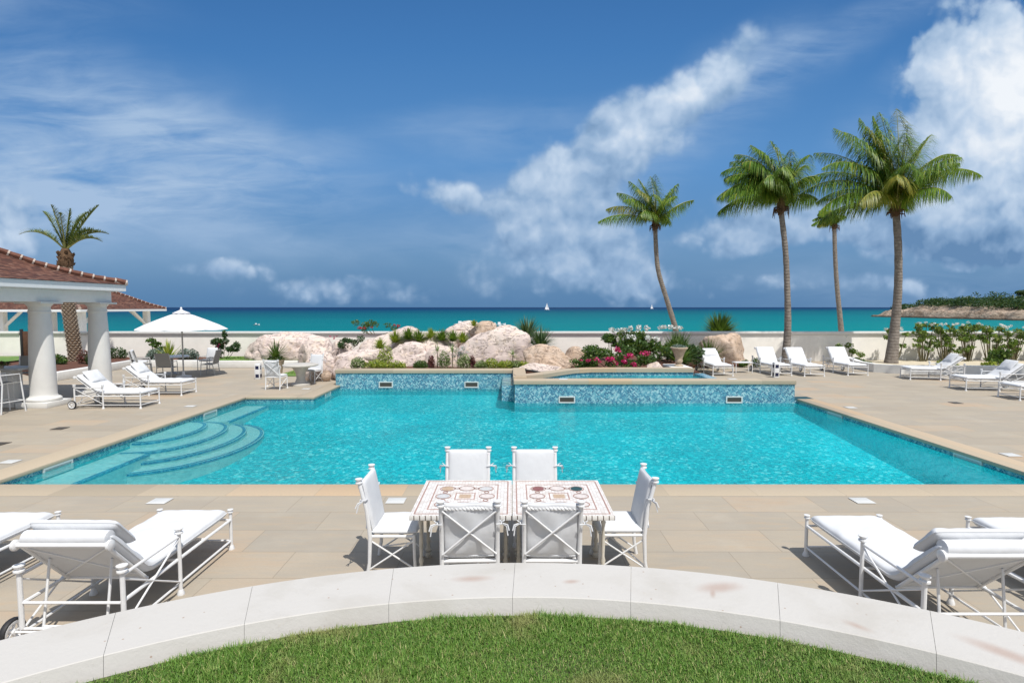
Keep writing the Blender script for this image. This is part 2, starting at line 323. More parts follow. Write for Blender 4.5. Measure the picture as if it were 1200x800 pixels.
M_boot = m_white('date_palm_boots', (.33, .265, .20), rough=.95, amt=.4, sc=12)
M_rachis = m_white('yellow_green_stalk', (.30, .30, .09), rough=.5, amt=.2)
def f_rock(c1, c2, c3):
    def fn(t, b):
        p_ = pos(t); n = t.noise(p_, 1.5, 6, .62, .5); n2 = t.noise(p_, 5., 6, .65, .3); n3 = t.noise(p_, 24, 4, .7)
        c = t.mix(t.sstep(n, .38, .62), c1, c2); c = t.mix(t.sstep(n2, .5, .66, 0, .75), c, c3)
        ve = t.noise(t.mapping(p_, rot=(0, R(30), R(20)), scale=(1, 1, 2.2)), 2.1, 5, .6, 1.2)
        crack = t.sstep(t.math('ABSOLUTE', t.math('SUBTRACT', ve, .5)), .018, .0)
        c = t.mix(t.math('MULTIPLY', crack, .75), c, (.15, .10, .09))
        pit = t.sstep(t.noise(p_, 7.5, 4, .7), .66, .74); c = t.mix(t.math('MULTIPLY', pit, .5), c, (.22, .16, .15))
        c = t.mix(t.lin(n3, .3, .7, 0, .25), c, tuple(x*.6 for x in c1))
        t.put(b.inputs['Base Color'], c)
        h = t.math('ADD', t.math('ADD', t.math('MULTIPLY', n2, .8), t.math('MULTIPLY', n3, .2)), t.math('MULTIPLY', crack, -.6)); t.put(b.inputs['Normal'], t.bump(h, .7, .06))
    return fn
M_rock = mat('pink_cream_rock', rough=.85, spec=.15, fn=f_rock((.67, .565, .50), (.63, .52, .48), (.69, .55, .42)))
M_rockb = mat('tan_rock', rough=.85, spec=.15, fn=f_rock((.50, .375, .28), (.56, .44, .35), (.44, .31, .22)))
def f_cliff(t, b):
    p_ = pos(t); z = t.sep(p_)[2]; n = t.noise(t.mapping(p_, scale=(1, 1, 2.5)), .14, 6, .65, .4); n2 = t.noise(t.mapping(p_, scale=(1, 1, 4)), .6, 5, .65)
    c = t.ramp(n, [(.3, (.10, .07, .05)), (.42, (.30, .22, .16)), (.55, (.52, .41, .31)), (.68, (.55, .36, .27))])
    c = t.mix(t.sstep(n2, .5, .62, 0, .7), c, (.10, .08, .06)); c = t.mix(t.sstep(t.math('ADD', z, t.math('MULTIPLY', n2, 1.)), -.9, -1.9), c, (.07, .055, .04))
    c = t.mix(t.sstep(t.math('ADD', z, t.math('MULTIPLY', n, 5.)), 5.2, 6.6), c, (.10, .12, .05))
    t.put(b.inputs['Base Color'], c); t.put(b.inputs['Normal'], t.bump(n2, 1., 1.2))
M_cliff = mat('cliff_rock', rough=.9, spec=.1, fn=f_cliff)
M_sand = m_white('beach_sand', (.55, .48, .36), rough=.95, amt=.12)
M_mulch = m_white('red_brown_mulch', (.13, .055, .035), rough=1., amt=.5, sc=25, bumpd=.03)
def f_roof(t, b):
    uv = t.node('ShaderNodeUVMap').outputs[0]
    c, f_ = brick(t, uv, 1., .17, .105, .008, smooth=.4)
    n = t.noise(uv, 1.6, 4, .6); r = t.math('ADD', t.math('MULTIPLY', t.sep(c)[0], .8), t.math('MULTIPLY', n, .22))
    tone = t.ramp(r, [(0, (.04, .022, .018)), (.3, (.085, .038, .028)), (.6, (.135, .058, .038)), (.85, (.18, .09, .06)), (1, (.22, .14, .105))])
    tone = t.mix(t.math('MULTIPLY', f_, .8), tone, (.03, .018, .015)); t.put(b.inputs['Base Color'], tone)
    saw = t.math('FRACT', t.math('DIVIDE', t.sep(uv)[1], .105))
    t.put(b.inputs['Normal'], t.bump(t.math('ADD', t.math('MULTIPLY', saw, -1.), t.math('MULTIPLY', t.sep(c)[0], .25)), .9, .03))
M_roof = mat('clay_roof_tiles', rough=.8, spec=.2, fn=f_roof)
M_ridge = m_white('clay_ridge_tile', (.17, .07, .045), rough=.8, amt=.4, sc=9)
M_mortar = m_white('white_mortar', (.50, .42, .36), rough=.8, amt=.1)
M_gate = m_white('brown_timber', (.10, .045, .025), rough=.7, amt=.4, sc=12)
def f_mosaic(t, b):
    p_ = objc(t); c, f_ = brick(t, p_, 1., .034, .034, .0022, off=0, smooth=.2)
    tone = t.ramp(t.sep(c)[0], [(0, (.60, .55, .50)), (.6, (.70, .67, .64)), (1, (.76, .745, .73))]); tone = t.mix(t.math('MULTIPLY', f_, .7), tone, (.40, .33, .29))
    t.put(b.inputs['Base Color'], tone); t.put(b.inputs['Normal'], t.bump(f_, .3, -.002))
M_mos = mat('white_marble_mosaic', rough=.35, fn=f_mosaic)
def f_edge(t, b):
    p_ = objc(t); x, y, z = t.sep(p_); c, f_ = brick(t, t.xyz(t.math('ADD', x, y), z, 0.), 1., .055, .2, .005, off=0)
    t.put(b.inputs['Base Color'], t.mix(f_, (.70, .68, .64), (.10, .07, .055)))
M_edge = mat('white_edge_tiles', rough=.35, fn=f_edge)
M_redm = m_white('red_brown_mosaic', (.42, .25, .20), rough=.4, amt=.4, sc=60)
M_tan = m_white('tan_marble', (.50, .36, .24), rough=.35, amt=.25, sc=30)
M_grym = m_white('grey_marble', (.55, .54, .53), rough=.35, amt=.2, sc=30)
M_pnkm = m_white('pink_marble', (.66, .59, .55), rough=.35, amt=.2, sc=30)
M_drkr = m_white('dark_red_marble', (.24, .08, .07), rough=.35, amt=.3, sc=30)
M_grnm = m_white('dark_green_marble', (.02, .06, .05), rough=.3, amt=.3, sc=30)
M_urn = m_white('weathered_urn_stone', (.46, .37, .27), rough=.85, amt=.3, sc=9)
M_tableS = m_white('grey_stone_table', (.50, .47, .42), rough=.6, amt=.15, sc=6)
M_hull = mat('white_hull', (.78, .78, .78), .3)
M_sail = mat('white_sail', (.80, .80, .80), .8)
M_canopy = mat('white_canopy_cloth', (.80, .80, .81), .85, .15, fn=f_fabric((.66, .66, .68), 120))

# ------------------------------------------------------------------ mesh helpers
def tag(o, label=None, cat=None, group=None, kind=None):
    if label: o['label'] = label
    if cat: o['category'] = cat
    if group: o['group'] = group
    if kind: o['kind'] = kind
    return o
def empty(name, loc, rz=0., label=None, cat=None, group=None):
    o = bpy.data.objects.new(name, None); col.objects.link(o); o.location = loc; o.rotation_euler = (0, 0, rz); o.empty_display_size = .2
    return tag(o, label, cat, group)
def mkobj(name, me, mats, parent=None, smooth=None):
    for m in (mats if isinstance(mats, (list, tuple)) else [mats]): me.materials.append(m)
    o = bpy.data.objects.new(name, me); col.objects.link(o)
    if parent: o.parent = parent
    if smooth is not None:
        me.shade_smooth(); me.set_sharp_from_angle(angle=R(smooth))
    return o
def npmesh(name, V_, F_, mats, parent=None, mi=None, smooth=None):
    V_ = np.asarray(V_, dtype=np.float32).reshape(-1, 3); F_ = np.asarray(F_, dtype=np.int32); k = F_.shape[1]
    me = bpy.data.meshes.new(name); me.vertices.add(len(V_)); me.vertices.foreach_set('co', V_.ravel())
    me.loops.add(F_.size); me.loops.foreach_set('vertex_index', F_.ravel()); me.polygons.add(len(F_))
    me.polygons.foreach_set('loop_start', np.arange(0, F_.size, k, dtype=np.int32))
    if mi is not None: me.polygons.foreach_set('material_index', np.asarray(mi, dtype=np.int32))
    me.update(calc_edges=True); me.validate()
    return mkobj(name, me, mats, parent, smooth)
class MB:
    def __init__(s): s.v = []; s.f = []; s.mi = []; s.uv = {}
    def add(s, vs, fs, m=0):
        n = len(s.v); s.v += [tuple(a) for a in vs]
        for f_ in fs: s.f.append(tuple(i+n for i in f_)); s.mi.append(m)
        return s
    def box(s, c, d, rz=0, m=0, bev=0., M=None):
        bm = bmesh.new(); bmesh.ops.create_cube(bm, size=1.); bmesh.ops.scale(bm, vec=d, verts=bm.verts)
        if bev: bmesh.ops.bevel(bm, geom=bm.edges[:], offset=bev, segments=2, profile=.5, affect='EDGES', clamp_overlap=True)
        X = Matrix.Translation(c) @ Matrix.Rotation(rz, 4, 'Z')
        if M is not None: X = X @ M
        bm.transform(X); bm.verts.index_update(); s.add([v.co[:] for v in bm.verts], [[v.index for v in f_.verts] for f_ in bm.faces], m); bm.free(); return s
    def tube(s, pts, r, n=8, m=0, cap=True):
        pts = [Vector(a) for a in pts]; rs = r if isinstance(r, (list, tuple)) else [r]*len(pts)
        vs = []; up = None
        for i, a in enumerate(pts):
            d_ = (pts[min(i+1, len(pts)-1)]-pts[max(i-1, 0)]).normalized()
            if up is None: up = Vector((0, 0, 1)) if abs(d_.z) < .9 else Vector((1, 0, 0))
            e1 = d_.cross(up).normalized(); e2 = e1.cross(d_).normalized(); up = e2
            for k in range(n): a_ = 2*PI*k/n; vs.append(a + e1*math.cos(a_)*rs[i] + e2*math.sin(a_)*rs[i])
        fs = [(i*n+k, i*n+(k+1) % n, (i+1)*n+(k+1) % n, (i+1)*n+k) for i in range(len(pts)-1) for k in range(n)]
        if cap: fs += [tuple(range(n))[::-1], tuple((len(pts)-1)*n+k for k in range(n))]
        return s.add(vs, fs, m)
    def lathe(s, prof, c=(0,0,0), n=20, m=0, M=None, cap=True):
        vs = []; X = Matrix.Translation(c) @ (M or Matrix.Identity(4))
        for (r_, z) in prof:
            for k in range(n): a_ = 2*PI*k/n; vs.append(X @ Vector((r_*math.cos(a_), r_*math.sin(a_), z)))
        L = len(prof); fs = [(i*n+k, i*n+(k+1) % n, (i+1)*n+(k+1) % n, (i+1)*n+k) for i in range(L-1) for k in range(n)]
        if cap: fs += [tuple(range(n))[::-1], tuple((L-1)*n+k for k in range(n))]
        return s.add(vs, fs, m)
    def prism(s, poly, z0, z1, m=0):
        n = len(poly); vs = [(x, y, z0) for x, y in poly] + [(x, y, z1) for x, y in poly]
        return s.add(vs, [tuple(range(n))[::-1], tuple(range(n, 2*n))] + [(i, (i+1) % n, n+(i+1) % n, n+i) for i in range(n)], m)
    def build(s, name, mats, parent=None, smooth=35):
        me = bpy.data.meshes.new(name); me.from_pydata(s.v, [], s.f); me.update()
        me.polygons.foreach_set('material_index', s.mi)
        return mkobj(name, me, mats, parent, smooth)
def arc(a, b, n):  # helper linear list
    return [a+(b-a)*i/(n-1) for i in range(n)]
def copy_tree(o, parent=None):
    c = o.copy(); col.objects.link(c); c.parent = parent
    for ch in list(o.children): copy_tree(ch, c)
    return c
def cushion(wd, ln, th, nx=18, ny=34, warp=None, corner=5., puff=.6, wr=.006, seed=0, piping=True):
    """soft box: returns MB; length along +y from 0..ln, centred in x, bottom at z 0"""
    mb = MB(); top = []; bot = []
    sx = [math.sin(PI/2*(-1+2*i/nx)) for i in range(nx+1)]; sy = [math.sin(PI/2*(-1+2*j/ny)) for j in range(ny+1)]
    vs = []
    for side in (1, -1):
        for j in range(ny+1):
            for i in range(nx+1):
                u, v = sx[i], sy[j]
                fu = (1-min(abs(v), 1)**18*.03) ; fv = (1-abs(u)**18*.03*wd/ln)
                x = u*wd/2*fu; y = ln/2 + v*ln/2*fv
                e = max(0., (1-abs(u)**14))**.42*max(0., (1-abs(v)**(14*ln/wd)))**.42
                pf = (1-u*u)*(1-v*v)
                z = side*th/2*(e*(1-puff*.3)+puff*.3*pf)
                if side > 0: z += wr*e*noise.noise(Vector((x*6+seed*3.1, y*6, seed)))*2
                vs.append(Vector((x, y, th/2+z)))
    if warp: vs = [warp(v) for v in vs]
    N = (nx+1)*(ny+1); fs = []
    for j in range(ny):
        for i in range(nx):
            a = j*(nx+1)+i; fs.append((a, a+1, a+nx+2, a+nx+1)); fs.append((N+a, N+a+nx+1, N+a+nx+2, N+a+1))
    mb.add(vs, fs)
    if piping:
        ring = [j*(nx+1) for j in range(ny+1)] ; ring = [i for i in range(nx+1)] + [j*(nx+1)+nx for j in range(1, ny+1)] + [ny*(nx+1)+i for i in range(nx-1, -1, -1)] + [j*(nx+1) for j in range(ny-1, 0, -1)]
        pts = [vs[k] for k in ring]; mb.tube(pts+[pts[0]], .006, 5, 0)
    return mb

# ------------------------------------------------------------------ structure: ground
def sheet(name, rects, z, m, kind='structure'):
    mb = MB()
    for (x0, y0, x1, y1) in rects: mb.add([(x0,y0,z),(x1,y0,z),(x1,y1,z),(x0,y1,z)], [(0,1,2,3)])
    o = mb.build(name, m, smooth=None); return tag(o, kind=kind)
XL, XR, YN, YF, YB = -8.2, 8.6, 8.46, 16.55, 19.45
cw = .5
sheet('paved_deck', [(-45, -12, 45, YN-cw), (-45, YN-cw, XL-cw, 28.3), (XR+cw, YN-cw, 45, 28.3), (XL-cw, 16.9+cw, -6.1-cw, 28.3), (-6.1-cw, 20.0, XR+cw, 28.3), (6.6, 17.0, XR+cw, 20.0)], 0., M_deck)
cp = MB()
def slab(mb, x0, y0, x1, y1, z0, z1, bev=.018): mb.box(((x0+x1)/2, (y0+y1)/2, (z0+z1)/2), (x1-x0, y1-y0, z1-z0), bev=bev)
slab(cp, XL-cw, YN-cw, XR+cw, YN+.03, -.07, .006)
slab(cp, XL-cw, YN+.032, XL+.03, 16.9+cw, -.07, .006)
slab(cp, XL+.032, 16.87, -6.1-cw-.002, 16.9+cw, -.07, .006)
slab(cp, -6.1-cw, 16.87, -6.1+.03, 20.2, -.07, .006)
slab(cp, XR-.03, YN+.032, XR+cw, 16.55, -.07, .006)
tag(cp.build('pool_coping', M_cop), kind='structure')
# basin
FZ = -1.0; bs = MB()
def fz(y): return -1.0+.60*(y-YN)/(YF-YN) if y < YF else -.40+.06*(y-YF)/(YB-YF)
ring = [(XL,YN),(XR,YN),(XR,YF),(.08,YF),(.08,YB),(-6.1,YB),(-6.1,16.9),(XL,16.9)]
tz = -.22
for i in range(len(ring)):
    a = ring[i]; b = ring[(i+1) % len(ring)]
    bs.add([(*a, tz), (*b, tz), (*b, -.055), (*a, -.055)], [(0,1,2,3)], 0)
    bs.add([(*a, fz(a[1])), (*b, fz(b[1])), (*b, tz), (*a, tz)], [(0,1,2,3)], 1)
bs.add([(XL,YN,fz(YN)),(XR,YN,fz(YN)),(XR,YF,fz(YF)),(XL,YF,fz(YF))], [(0,1,2,3)], 2)
bs.add([(XL,YF,fz(YF)),(-6.1,YF,fz(YF)),(-6.1,16.9,fz(16.9)),(XL,16.9,fz(16.9))], [(0,1,2,3)], 2)
bs.add([(-6.1,YF,fz(YF)),(.08,YF,fz(YF)),(.08,YB,fz(YB)),(-6.1,YB,fz(YB))], [(0,1,2,3)], 2)
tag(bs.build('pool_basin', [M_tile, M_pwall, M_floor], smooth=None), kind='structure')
# steps and bench under water
st = MB()
def ellipse_step(ax, ay, z, cy=12.9, n=40):
    poly = [(XL+.001, cy-ay)] + [(XL+ax*math.cos(a)**.8 if math.cos(a) > 0 else XL, cy+ay*math.sin(a)) for a in arc(-PI/2+.02, PI/2-.02, n)] + [(XL+.001, cy+ay)]
    st.prism(poly, FZ-.01-z*.01, z, 0)
    pl = [Vector((x, y, z+.003)) for x, y in poly[1:-1]]
    cen = Vector((XL, cy, z+.003)); inn = [cen + (q-cen)*(1-.09/ax) for q in pl]; inn2 = [cen + (q-cen)*(1-.02/ax) for q in pl]
    N = len(pl); st.add(inn+inn2, [(i, i+N, i+N+1, i+1) for i in range(N-1)], 1)
    ou = [cen + (q-cen)*(1+.004) for q in pl]; st.add([q+Vector((0,0,0)) for q in ou]+[q-Vector((0,0,.05)) for q in ou], [(i, i+1, i+N+1, i+N) for i in range(N-1)], 1)
ellipse_step(.78, 1.15, -.16); ellipse_step(1.22, 1.62, -.27); ellipse_step(1.64, 2.02, -.38); ellipse_step(2.04, 2.4, -.48)
for (y0, y1) in ((YN+.005, 11.3), (14.5, 16.88)):
    st.prism([(XL+.001, y0), (XL+.72, y0), (XL+.72, y1), (XL+.001, y1)], FZ-.02, -.272, 0)
    st.prism([(XL+.64, y0+.001), (XL+.724, y0+.001), (XL+.724, y1-.001), (XL+.64, y1-.001)], -.31, -.268, 1)
tag(st.build('pool_steps', [M_step, M_trim], smooth=None), kind='structure')
tag(MB().add([(XL,YN,-.13),(XR,YN,-.13),(XR,YF,-.13),(.08,YF,-.13),(.08,YB,-.13),(-6.1,YB,-.13),(-6.1,16.9,-.13),(XL,16.9,-.13)], [tuple(range(8))]).build('pool_water', M_water, smooth=None), kind='structure')
# raised walls of pool and spa
rw = MB()
def tiled_wall(mb, x0, x1, y0, y1, ztop, cz=.14, over=.035):
    mb.box(((x0+x1)/2, (y0+y1)/2, (ztop-cz-1.0)/2), (x1-x0, y1-y0, ztop-cz+1.0), m=0)
    mb.box(((x0+x1)/2, (y0+y1)/2, ztop-cz/2), (x1-x0+2*over, y1-y0+2*over, cz), m=1, bev=.025)
tiled_wall(rw, .08, 8.50, YF+.002, YF+.42, .57)
sp = MB()
back = [(.12, 17.05), (.55, 17.12), (1.0, 17.45), (1.55, 18.1), (2.1, 18.7), (2.7, 18.97), (3.3, 19.0), (6.25, 19.0)]
rwall = rw.build('raised_tiled_pool_wall', [M_tile, M_cop], smooth=None); tag(rwall, 'long raised pool wall of blue basketweave tile with stone coping, right half', 'wall')
sb = MB()
def ribbon(mb, line, off0, off1, z0, z1, m):
    L = []
    for i, a in enumerate(line):
        p0 = Vector(line[max(i-1, 0)]); p1 = Vector(line[min(i+1, len(line)-1)]); d_ = (p1-p0).normalized(); nrm = Vector((-d_.y, d_.x)); L.append((Vector(a)+nrm*off0, Vector(a)+nrm*off1))
    vs = []
    for a, b in L: vs += [(a.x,a.y,z0), (b.x,b.y,z0), (b.x,b.y,z1), (a.x,a.y,z1)]
    fs = []
    for i in range(len(L)-1):
        for k in range(4): fs.append((4*i+k, 4*i+(k+1) % 4, 4*i+4+(k+1) % 4, 4*i+4+k))
    fs += [(3,2,1,0), tuple(4*(len(L)-1)+k for k in range(4))]
    mb.add(vs, fs, m)
ribbon(sb, back, 0, .38, 0., .52, 0); ribbon(sb, back, -.035, .42, .52, .645, 1)
sb.box((6.44, 18.0, .24), (.30, 2.1, .48), m=0); 
tag(sb.build('spa_back_wall', [M_tile, M_cop], smooth=None), 'curved back wall of the raised spa with thick stone coping', 'wall')
tag(MB().add([(.12,16.95,.40),(6.3,16.95,.40),(6.3,19.05,.40),(2.7,19.05,.40),(1.5,18.15,.40),(.12,17.1,.40)], [(0,1,2,3,4,5)]).build('spa_water', M_water, smooth=None), kind='structure')
tag(MB().add([(.12,16.95,.10),(6.3,16.95,.10),(6.3,19.05,.10),(2.7,19.05,.10),(1.5,18.15,.10),(.12,17.1,.10)], [(0,1,2,3,4,5)]).build('spa_floor', M_pwall, smooth=None), kind='structure')
lw = MB(); tiled_wall(lw, -6.22, .07, YB+.002, YB+.4, .56, over=.03); 
lw.box((.075-.2, 18.2, .1), (.38, 2.48, .5), m=0); lw.box((.075-.2, 18.2, .42), (.44, 2.52, .14), m=1) if False else None
tag(lw.build('raised_rockery_wall', [M_tile, M_cop], smooth=None), 'raised blue tiled wall with stone coping below the rock garden', 'wall')
# side return of spa wall facing the recess
sr = MB(); sr.box((.10+.16, 18.2, -.25), (.32, 2.45, 1.5), m=0); sr.box((.10+.14, 18.2, .57), (.42, 2.5, .12), m=1, bev=.02)
tag(sr.build('spa_side_wall', [M_tile, M_cop], smooth=None), 'short tiled side wall between the recess and the spa', 'wall')
# planting beds
bed = MB(); bed.prism([(-6.15,19.86),(.5,19.86),(.5,19.5),(3.0,19.45),(6.6,19.45),(6.6,24.6),(-8.6,24.6),(-8.0,22.6),(-6.15,21.0)], -.02, .49, 0)
tag(bed.build('rockery_soil_bed', M_mulch, smooth=None), kind='structure')
bed = MB(); bed.prism([(6.6,22.8),(7.2,24.9),(10.6,25.6),(10.6,28.2),(6.6,28.2)], -.02, .12, 0); bed.prism([(-9.2,24.6),(6.6,24.6),(6.6,28.2),(-9.2,28.2)], -.02, .30, 0)
tag(bed.build('back_soil_bed', M_mulch, smooth=None), kind='structure')
tag(MB().box((6.22, 20.8, .30), (.75, 1.3, .52), bev=.02).build('urn_plinth', M_wcap), 'low pale stone plinth under the urn', 'plinth')
sheet('small_lawn', [(-9.5, 22.0, -6.2, 24.4)], .02, M_grass)
# white planter curbs (walls)
cL = MB(); cL.box((-11.6, 25.2, .16), (5.8, .28, .32), bev=.015)
tag(cL.build('white_planter_curb', M_wcap), 'long low white kerb wall in front of the back lawn strip, left', 'kerb')
cL2 = MB(); cL2.box((-17.35, 23.1, .16), (.28, 5.0, .32), rz=R(5), bev=.015); cL2.box((-16.1, 25.45, .162), (3.2, .26, .32), bev=.015)
tag(cL2.build('white_planter_curb', M_wcap), 'low white kerb wall round the date palm bed', 'kerb')
cR = MB(); ribbon(cR, [(16.7, 27.9), (15.5, 24.6), (15.5, 23.5), (16.1, 22.9), (18, 22.75), (34, 22.5)], -.14, .14, 0, .35, 0)
tag(cR.build('white_planter_curb', M_wcap), 'curving low white kerb wall round the right hand palm bed', 'kerb')
tag(MB().prism([(16.7,28.2),(15.5,24.7),(15.6,23.5),(16.1,22.95),(34,22.6),(34,28.2)], -.01, .07).build('palm_soil_bed', M_sand, smooth=None), kind='structure')
tag(MB().prism([(-34,25.6),(-24,25.6),(-17.6,20.8),(-17.4,25.5),(-14.6,25.6),(-14.6,25.35),(-8.9,25.3),(-8.9,28.2),(-34,28.2)], -.01, .22).build('left_soil_bed', M_mulch, smooth=None), kind='structure')
sheet('back_lawn_strip', [(-14.4, 25.35, -9.4, 27.9), (-34, 25.0, -23, 28.0)], .29, M_grass)
# boundary wall
def boundary(x0, x1, label):
    e = empty('boundary_wall', ((x0+x1)/2, 28.42, 0), 0, label, 'wall'); L = x1-x0
    MB().box((0, 0, .66), (L, .24, 1.36)).build('wall_panel', M_wall, e, None)
    c = MB(); c.box((0, -.01, 1.37), (L, .32, .05)); c.box((0, 0, 1.455), (L+.04, .42, .12), bev=.02); c.build('wall_cap', M_wcap, e)
boundary(-24.0, 60, 'long cream rendered boundary wall with white cap in front of the sea')
boundary(-60, -25.15, 'cream boundary wall section left of the brown timber gate')
g = empty('timber_gate', (-24.55, 28.3, 0), 0, 'brown timber gate with dark posts beside the left column', 'gate')
gm = MB()
for i in range(6): gm.box((-.37+i*.148, 0, .82), (.14, .04, 1.42), bev=.005)
gm.box((0, .04, .4), (.9, .04, .1)); gm.box((0, .04, 1.3), (.9, .04, .1)); gm.build('board_panel', M_gate, g)
MB().box((-.5, 0, .82), (.10, .12, 1.64), bev=.01).build('post', M_black, g); MB().box((.28, .12, .9), (.14, .12, 1.8), bev=.01).build('post', M_black, g)

# beach, sea, headland
sheet('sea', [(-45000, 60, 45000, 50000)], -2.6, M_sea)
mbb = MB(); mbb.add([(-45,28.3,-.01),(45,28.3,-.01),(45,28.7,-.3),(-45,28.7,-.3)], [(0,1,2,3)]); mbb.add([(-160,28.7,-1.0),(190,28.7,-1.0),(190,90,-3.2),(-160,90,-3.2)], [(0,1,2,3)])
tag(mbb.build('beach_sand', M_sand, smooth=None), kind='structure')
def headland():
    nx, ny = 190, 170; x0, x1, y0, y1 = 176, 520, 150, 345
    V_ = []; 
    def hfun(x, y):
        sh = 204 + 3.5*noise.noise(Vector((y*.05, 1, 0))) + 1.8*noise.noise(Vector((y*.17, 5, 0)))
        if y > 300: sh += (y-300)**2*.006
        dd = min(x - sh, (322-y)*.8 + 3*noise.noise(Vector((x*.06, 3, 1))))
        if dd < 0: return -3.2 + max(dd, -6)*.2
        r_ = 6.3*(1-math.exp(-dd/2.6)) + min(dd, 60)*.03
        fr = 1 - .25*max(0, min(1, (260-y)/50)) - .55*max(0, min(1, (y-292)/26))
        r_ *= fr
        terr = noise.fractal(Vector((x*.09, y*.09, 0)), 1., 2., 5)*1.2*min(1, dd/4)
        stp = r_ + .9*math.sin(r_*2.3+noise.noise(Vector((x*.05, y*.05, 2)))*2)*.5
        return -3.0 + stp + terr
    for j in range(ny):
        for i in range(nx):
            x = x0+(x1-x0)*(i/(nx-1))**1.7; y = y0+(y1-y0)*j/(ny-1); V_.append((x, y, hfun(x, y)))
    F_ = [(j*nx+i, j*nx+i+1, (j+1)*nx+i+1, (j+1)*nx+i) for j in range(ny-1) for i in range(nx-1)]
    tag(npmesh('headland', V_, F_, M_cliff), kind='structure')
    return hfun
hfun = headland()

def leafcloud(blobs, n, size, flat=.0, seed=1, shell=.0, aspect=2.2, up=.0):
    """rhombic leaves in ellipsoid blobs [(c, r3)] -> V, F"""
    r_ = np.random.default_rng(seed); vol = np.array([b[1][0]*b[1][1]*b[1][2] for b in blobs])**.75; k = r_.choice(len(blobs), n, p=vol/vol.sum())
    C = np.array([b[0] for b in blobs])[k]; S = np.array([b[1] for b in blobs])[k]
    u = r_.normal(size=(n, 3)); u /= np.linalg.norm(u, axis=1)[:, None]; rad = (shell + (1-shell)*r_.random(n)**.5)[:, None]
    P_ = C + u*S*rad
    a = r_.normal(size=(n, 3)); a[:, 2] = a[:, 2]*(1-flat)+up; a /= np.linalg.norm(a, axis=1)[:, None]
    b = np.cross(a, r_.normal(size=(n, 3))); b /= np.linalg.norm(b, axis=1)[:, None]
    s = size*(.6+.8*r_.random(n))[:, None]
    V_ = np.stack([P_-a*s/2, P_+b*s/2/aspect, P_+a*s/2, P_-b*s/2/aspect], 1).reshape(-1, 3)
    return V_, np.arange(4*n).reshape(n, 4)
def blades(P0, D0, L, W_, droop, seg=3, seed=3):
    """strap leaves: P0 base (n,3), D0 dir (n,3), L lengths, W_ widths, droop factor -> V,F"""
    n = len(P0); side = np.cross(D0, np.array([0, 0, 1.])); nn = np.linalg.norm(side, axis=1)[:, None]; nn[nn < 1e-4] = 1; side = side/nn
    rows = []
    P_ = P0.copy(); Dc = D0.copy()
    for k in range(seg+1):
        f = k/seg; wv = (W_*(1-f)**.7*(.6+.4*min(1, f*4)) if k < seg else W_*.03)[:, None]
        rows.append(np.stack([P_-side*wv/2, P_+side*wv/2], 1))
        Dc = Dc + np.array([0, 0, -1.])*(droop[:, None]/seg); Dc = Dc/np.linalg.norm(Dc, axis=1)[:, None]; P_ = P_ + Dc*(L/seg)[:, None]
    A = np.stack(rows, 1).reshape(n, -1, 3); m = A.shape[1]; F_ = []
    base = np.arange(n)[:, None]*m
    F_ = np.concatenate([base + np.array([2*k, 2*k+1, 2*k+3, 2*k+2]) for k in range(seg)], 0)
    return A.reshape(-1, 3), F_

# headland vegetation
hb = []; rr = random.Random(4)
for i in range(380):
    y = rr.uniform(165, 306); x = 211 + rr.random()**1.6*120
    z = hfun(x, y); hb.append(((x, y, z+.8), (rr.uniform(2.0, 4.2), rr.uniform(3, 5), rr.uniform(1.0, 2.6)*(1+.7*min(1, (x-211)/25))*(1.5 if rr.random() < .18 else 1))))
V_, F_ = leafcloud(hb, 90000, .75, seed=8, shell=.5, aspect=1.6)
tag(npmesh('headland_scrub', V_, F_, ML_dark), kind='stuff')
for (xx, yy, hh, rr_) in ((232, 250, 5.0, 4.5), (262, 240, 6.5, 4.5), (248, 205, 5.5, 4.0), (270, 212, 5.5, 4.2)):
    zz = hfun(xx, yy); e = empty('scrub_tree', (xx, yy, zz), 0, {232: 'wide flat topped dark tree on the crest of the headland', 262: 'dark round tree rising behind the scrub in the middle of the headland', 248: 'rounded dark tree near the pale boulders of the headland', 270: 'dark tree at the far right edge of the headland'}[xx], 'tree', 'trees on the headland')
    V_, F_ = leafcloud([((rr.uniform(-rr_, rr_), rr.uniform(-2, 2), hh+rr.uniform(-.8, .8)), (rr_*.55, 2.4, 1.1)) for _ in range(6)], 2200, .6, seed=int(xx), shell=.4, aspect=1.6)
    npmesh('crown', V_, F_, ML_dark, e); MB().tube([(0,0,-1), (.3,0,hh*.6), (.2,0,hh)], [.35,.25,.12], 8).build('trunk', M_stem, e)
hs = empty('headland_house', (266, 222, hfun(266, 222)+3.2), R(10), 'small white walled house half hidden by scrub on the headland', 'house')
MB().box((0,0,1.3), (7, 5, 2.6)).build('wall', M_wcap, hs, None); MB().add([(-4,-3,2.6),(4,-3,2.6),(4,3,2.6),(-4,3,2.6),(-1.5,0,3.8),(1.5,0,3.8)], [(0,1,5,4),(1,2,5),(2,3,4,5),(3,0,4),(3,2,1,0)]).build('roof', M_wcap, hs, None)
for k in (-2, 0, 2): MB().box((k, -2.52, 1.3), (.9, .06, 1.1)).build('window', M_navy, hs, None)

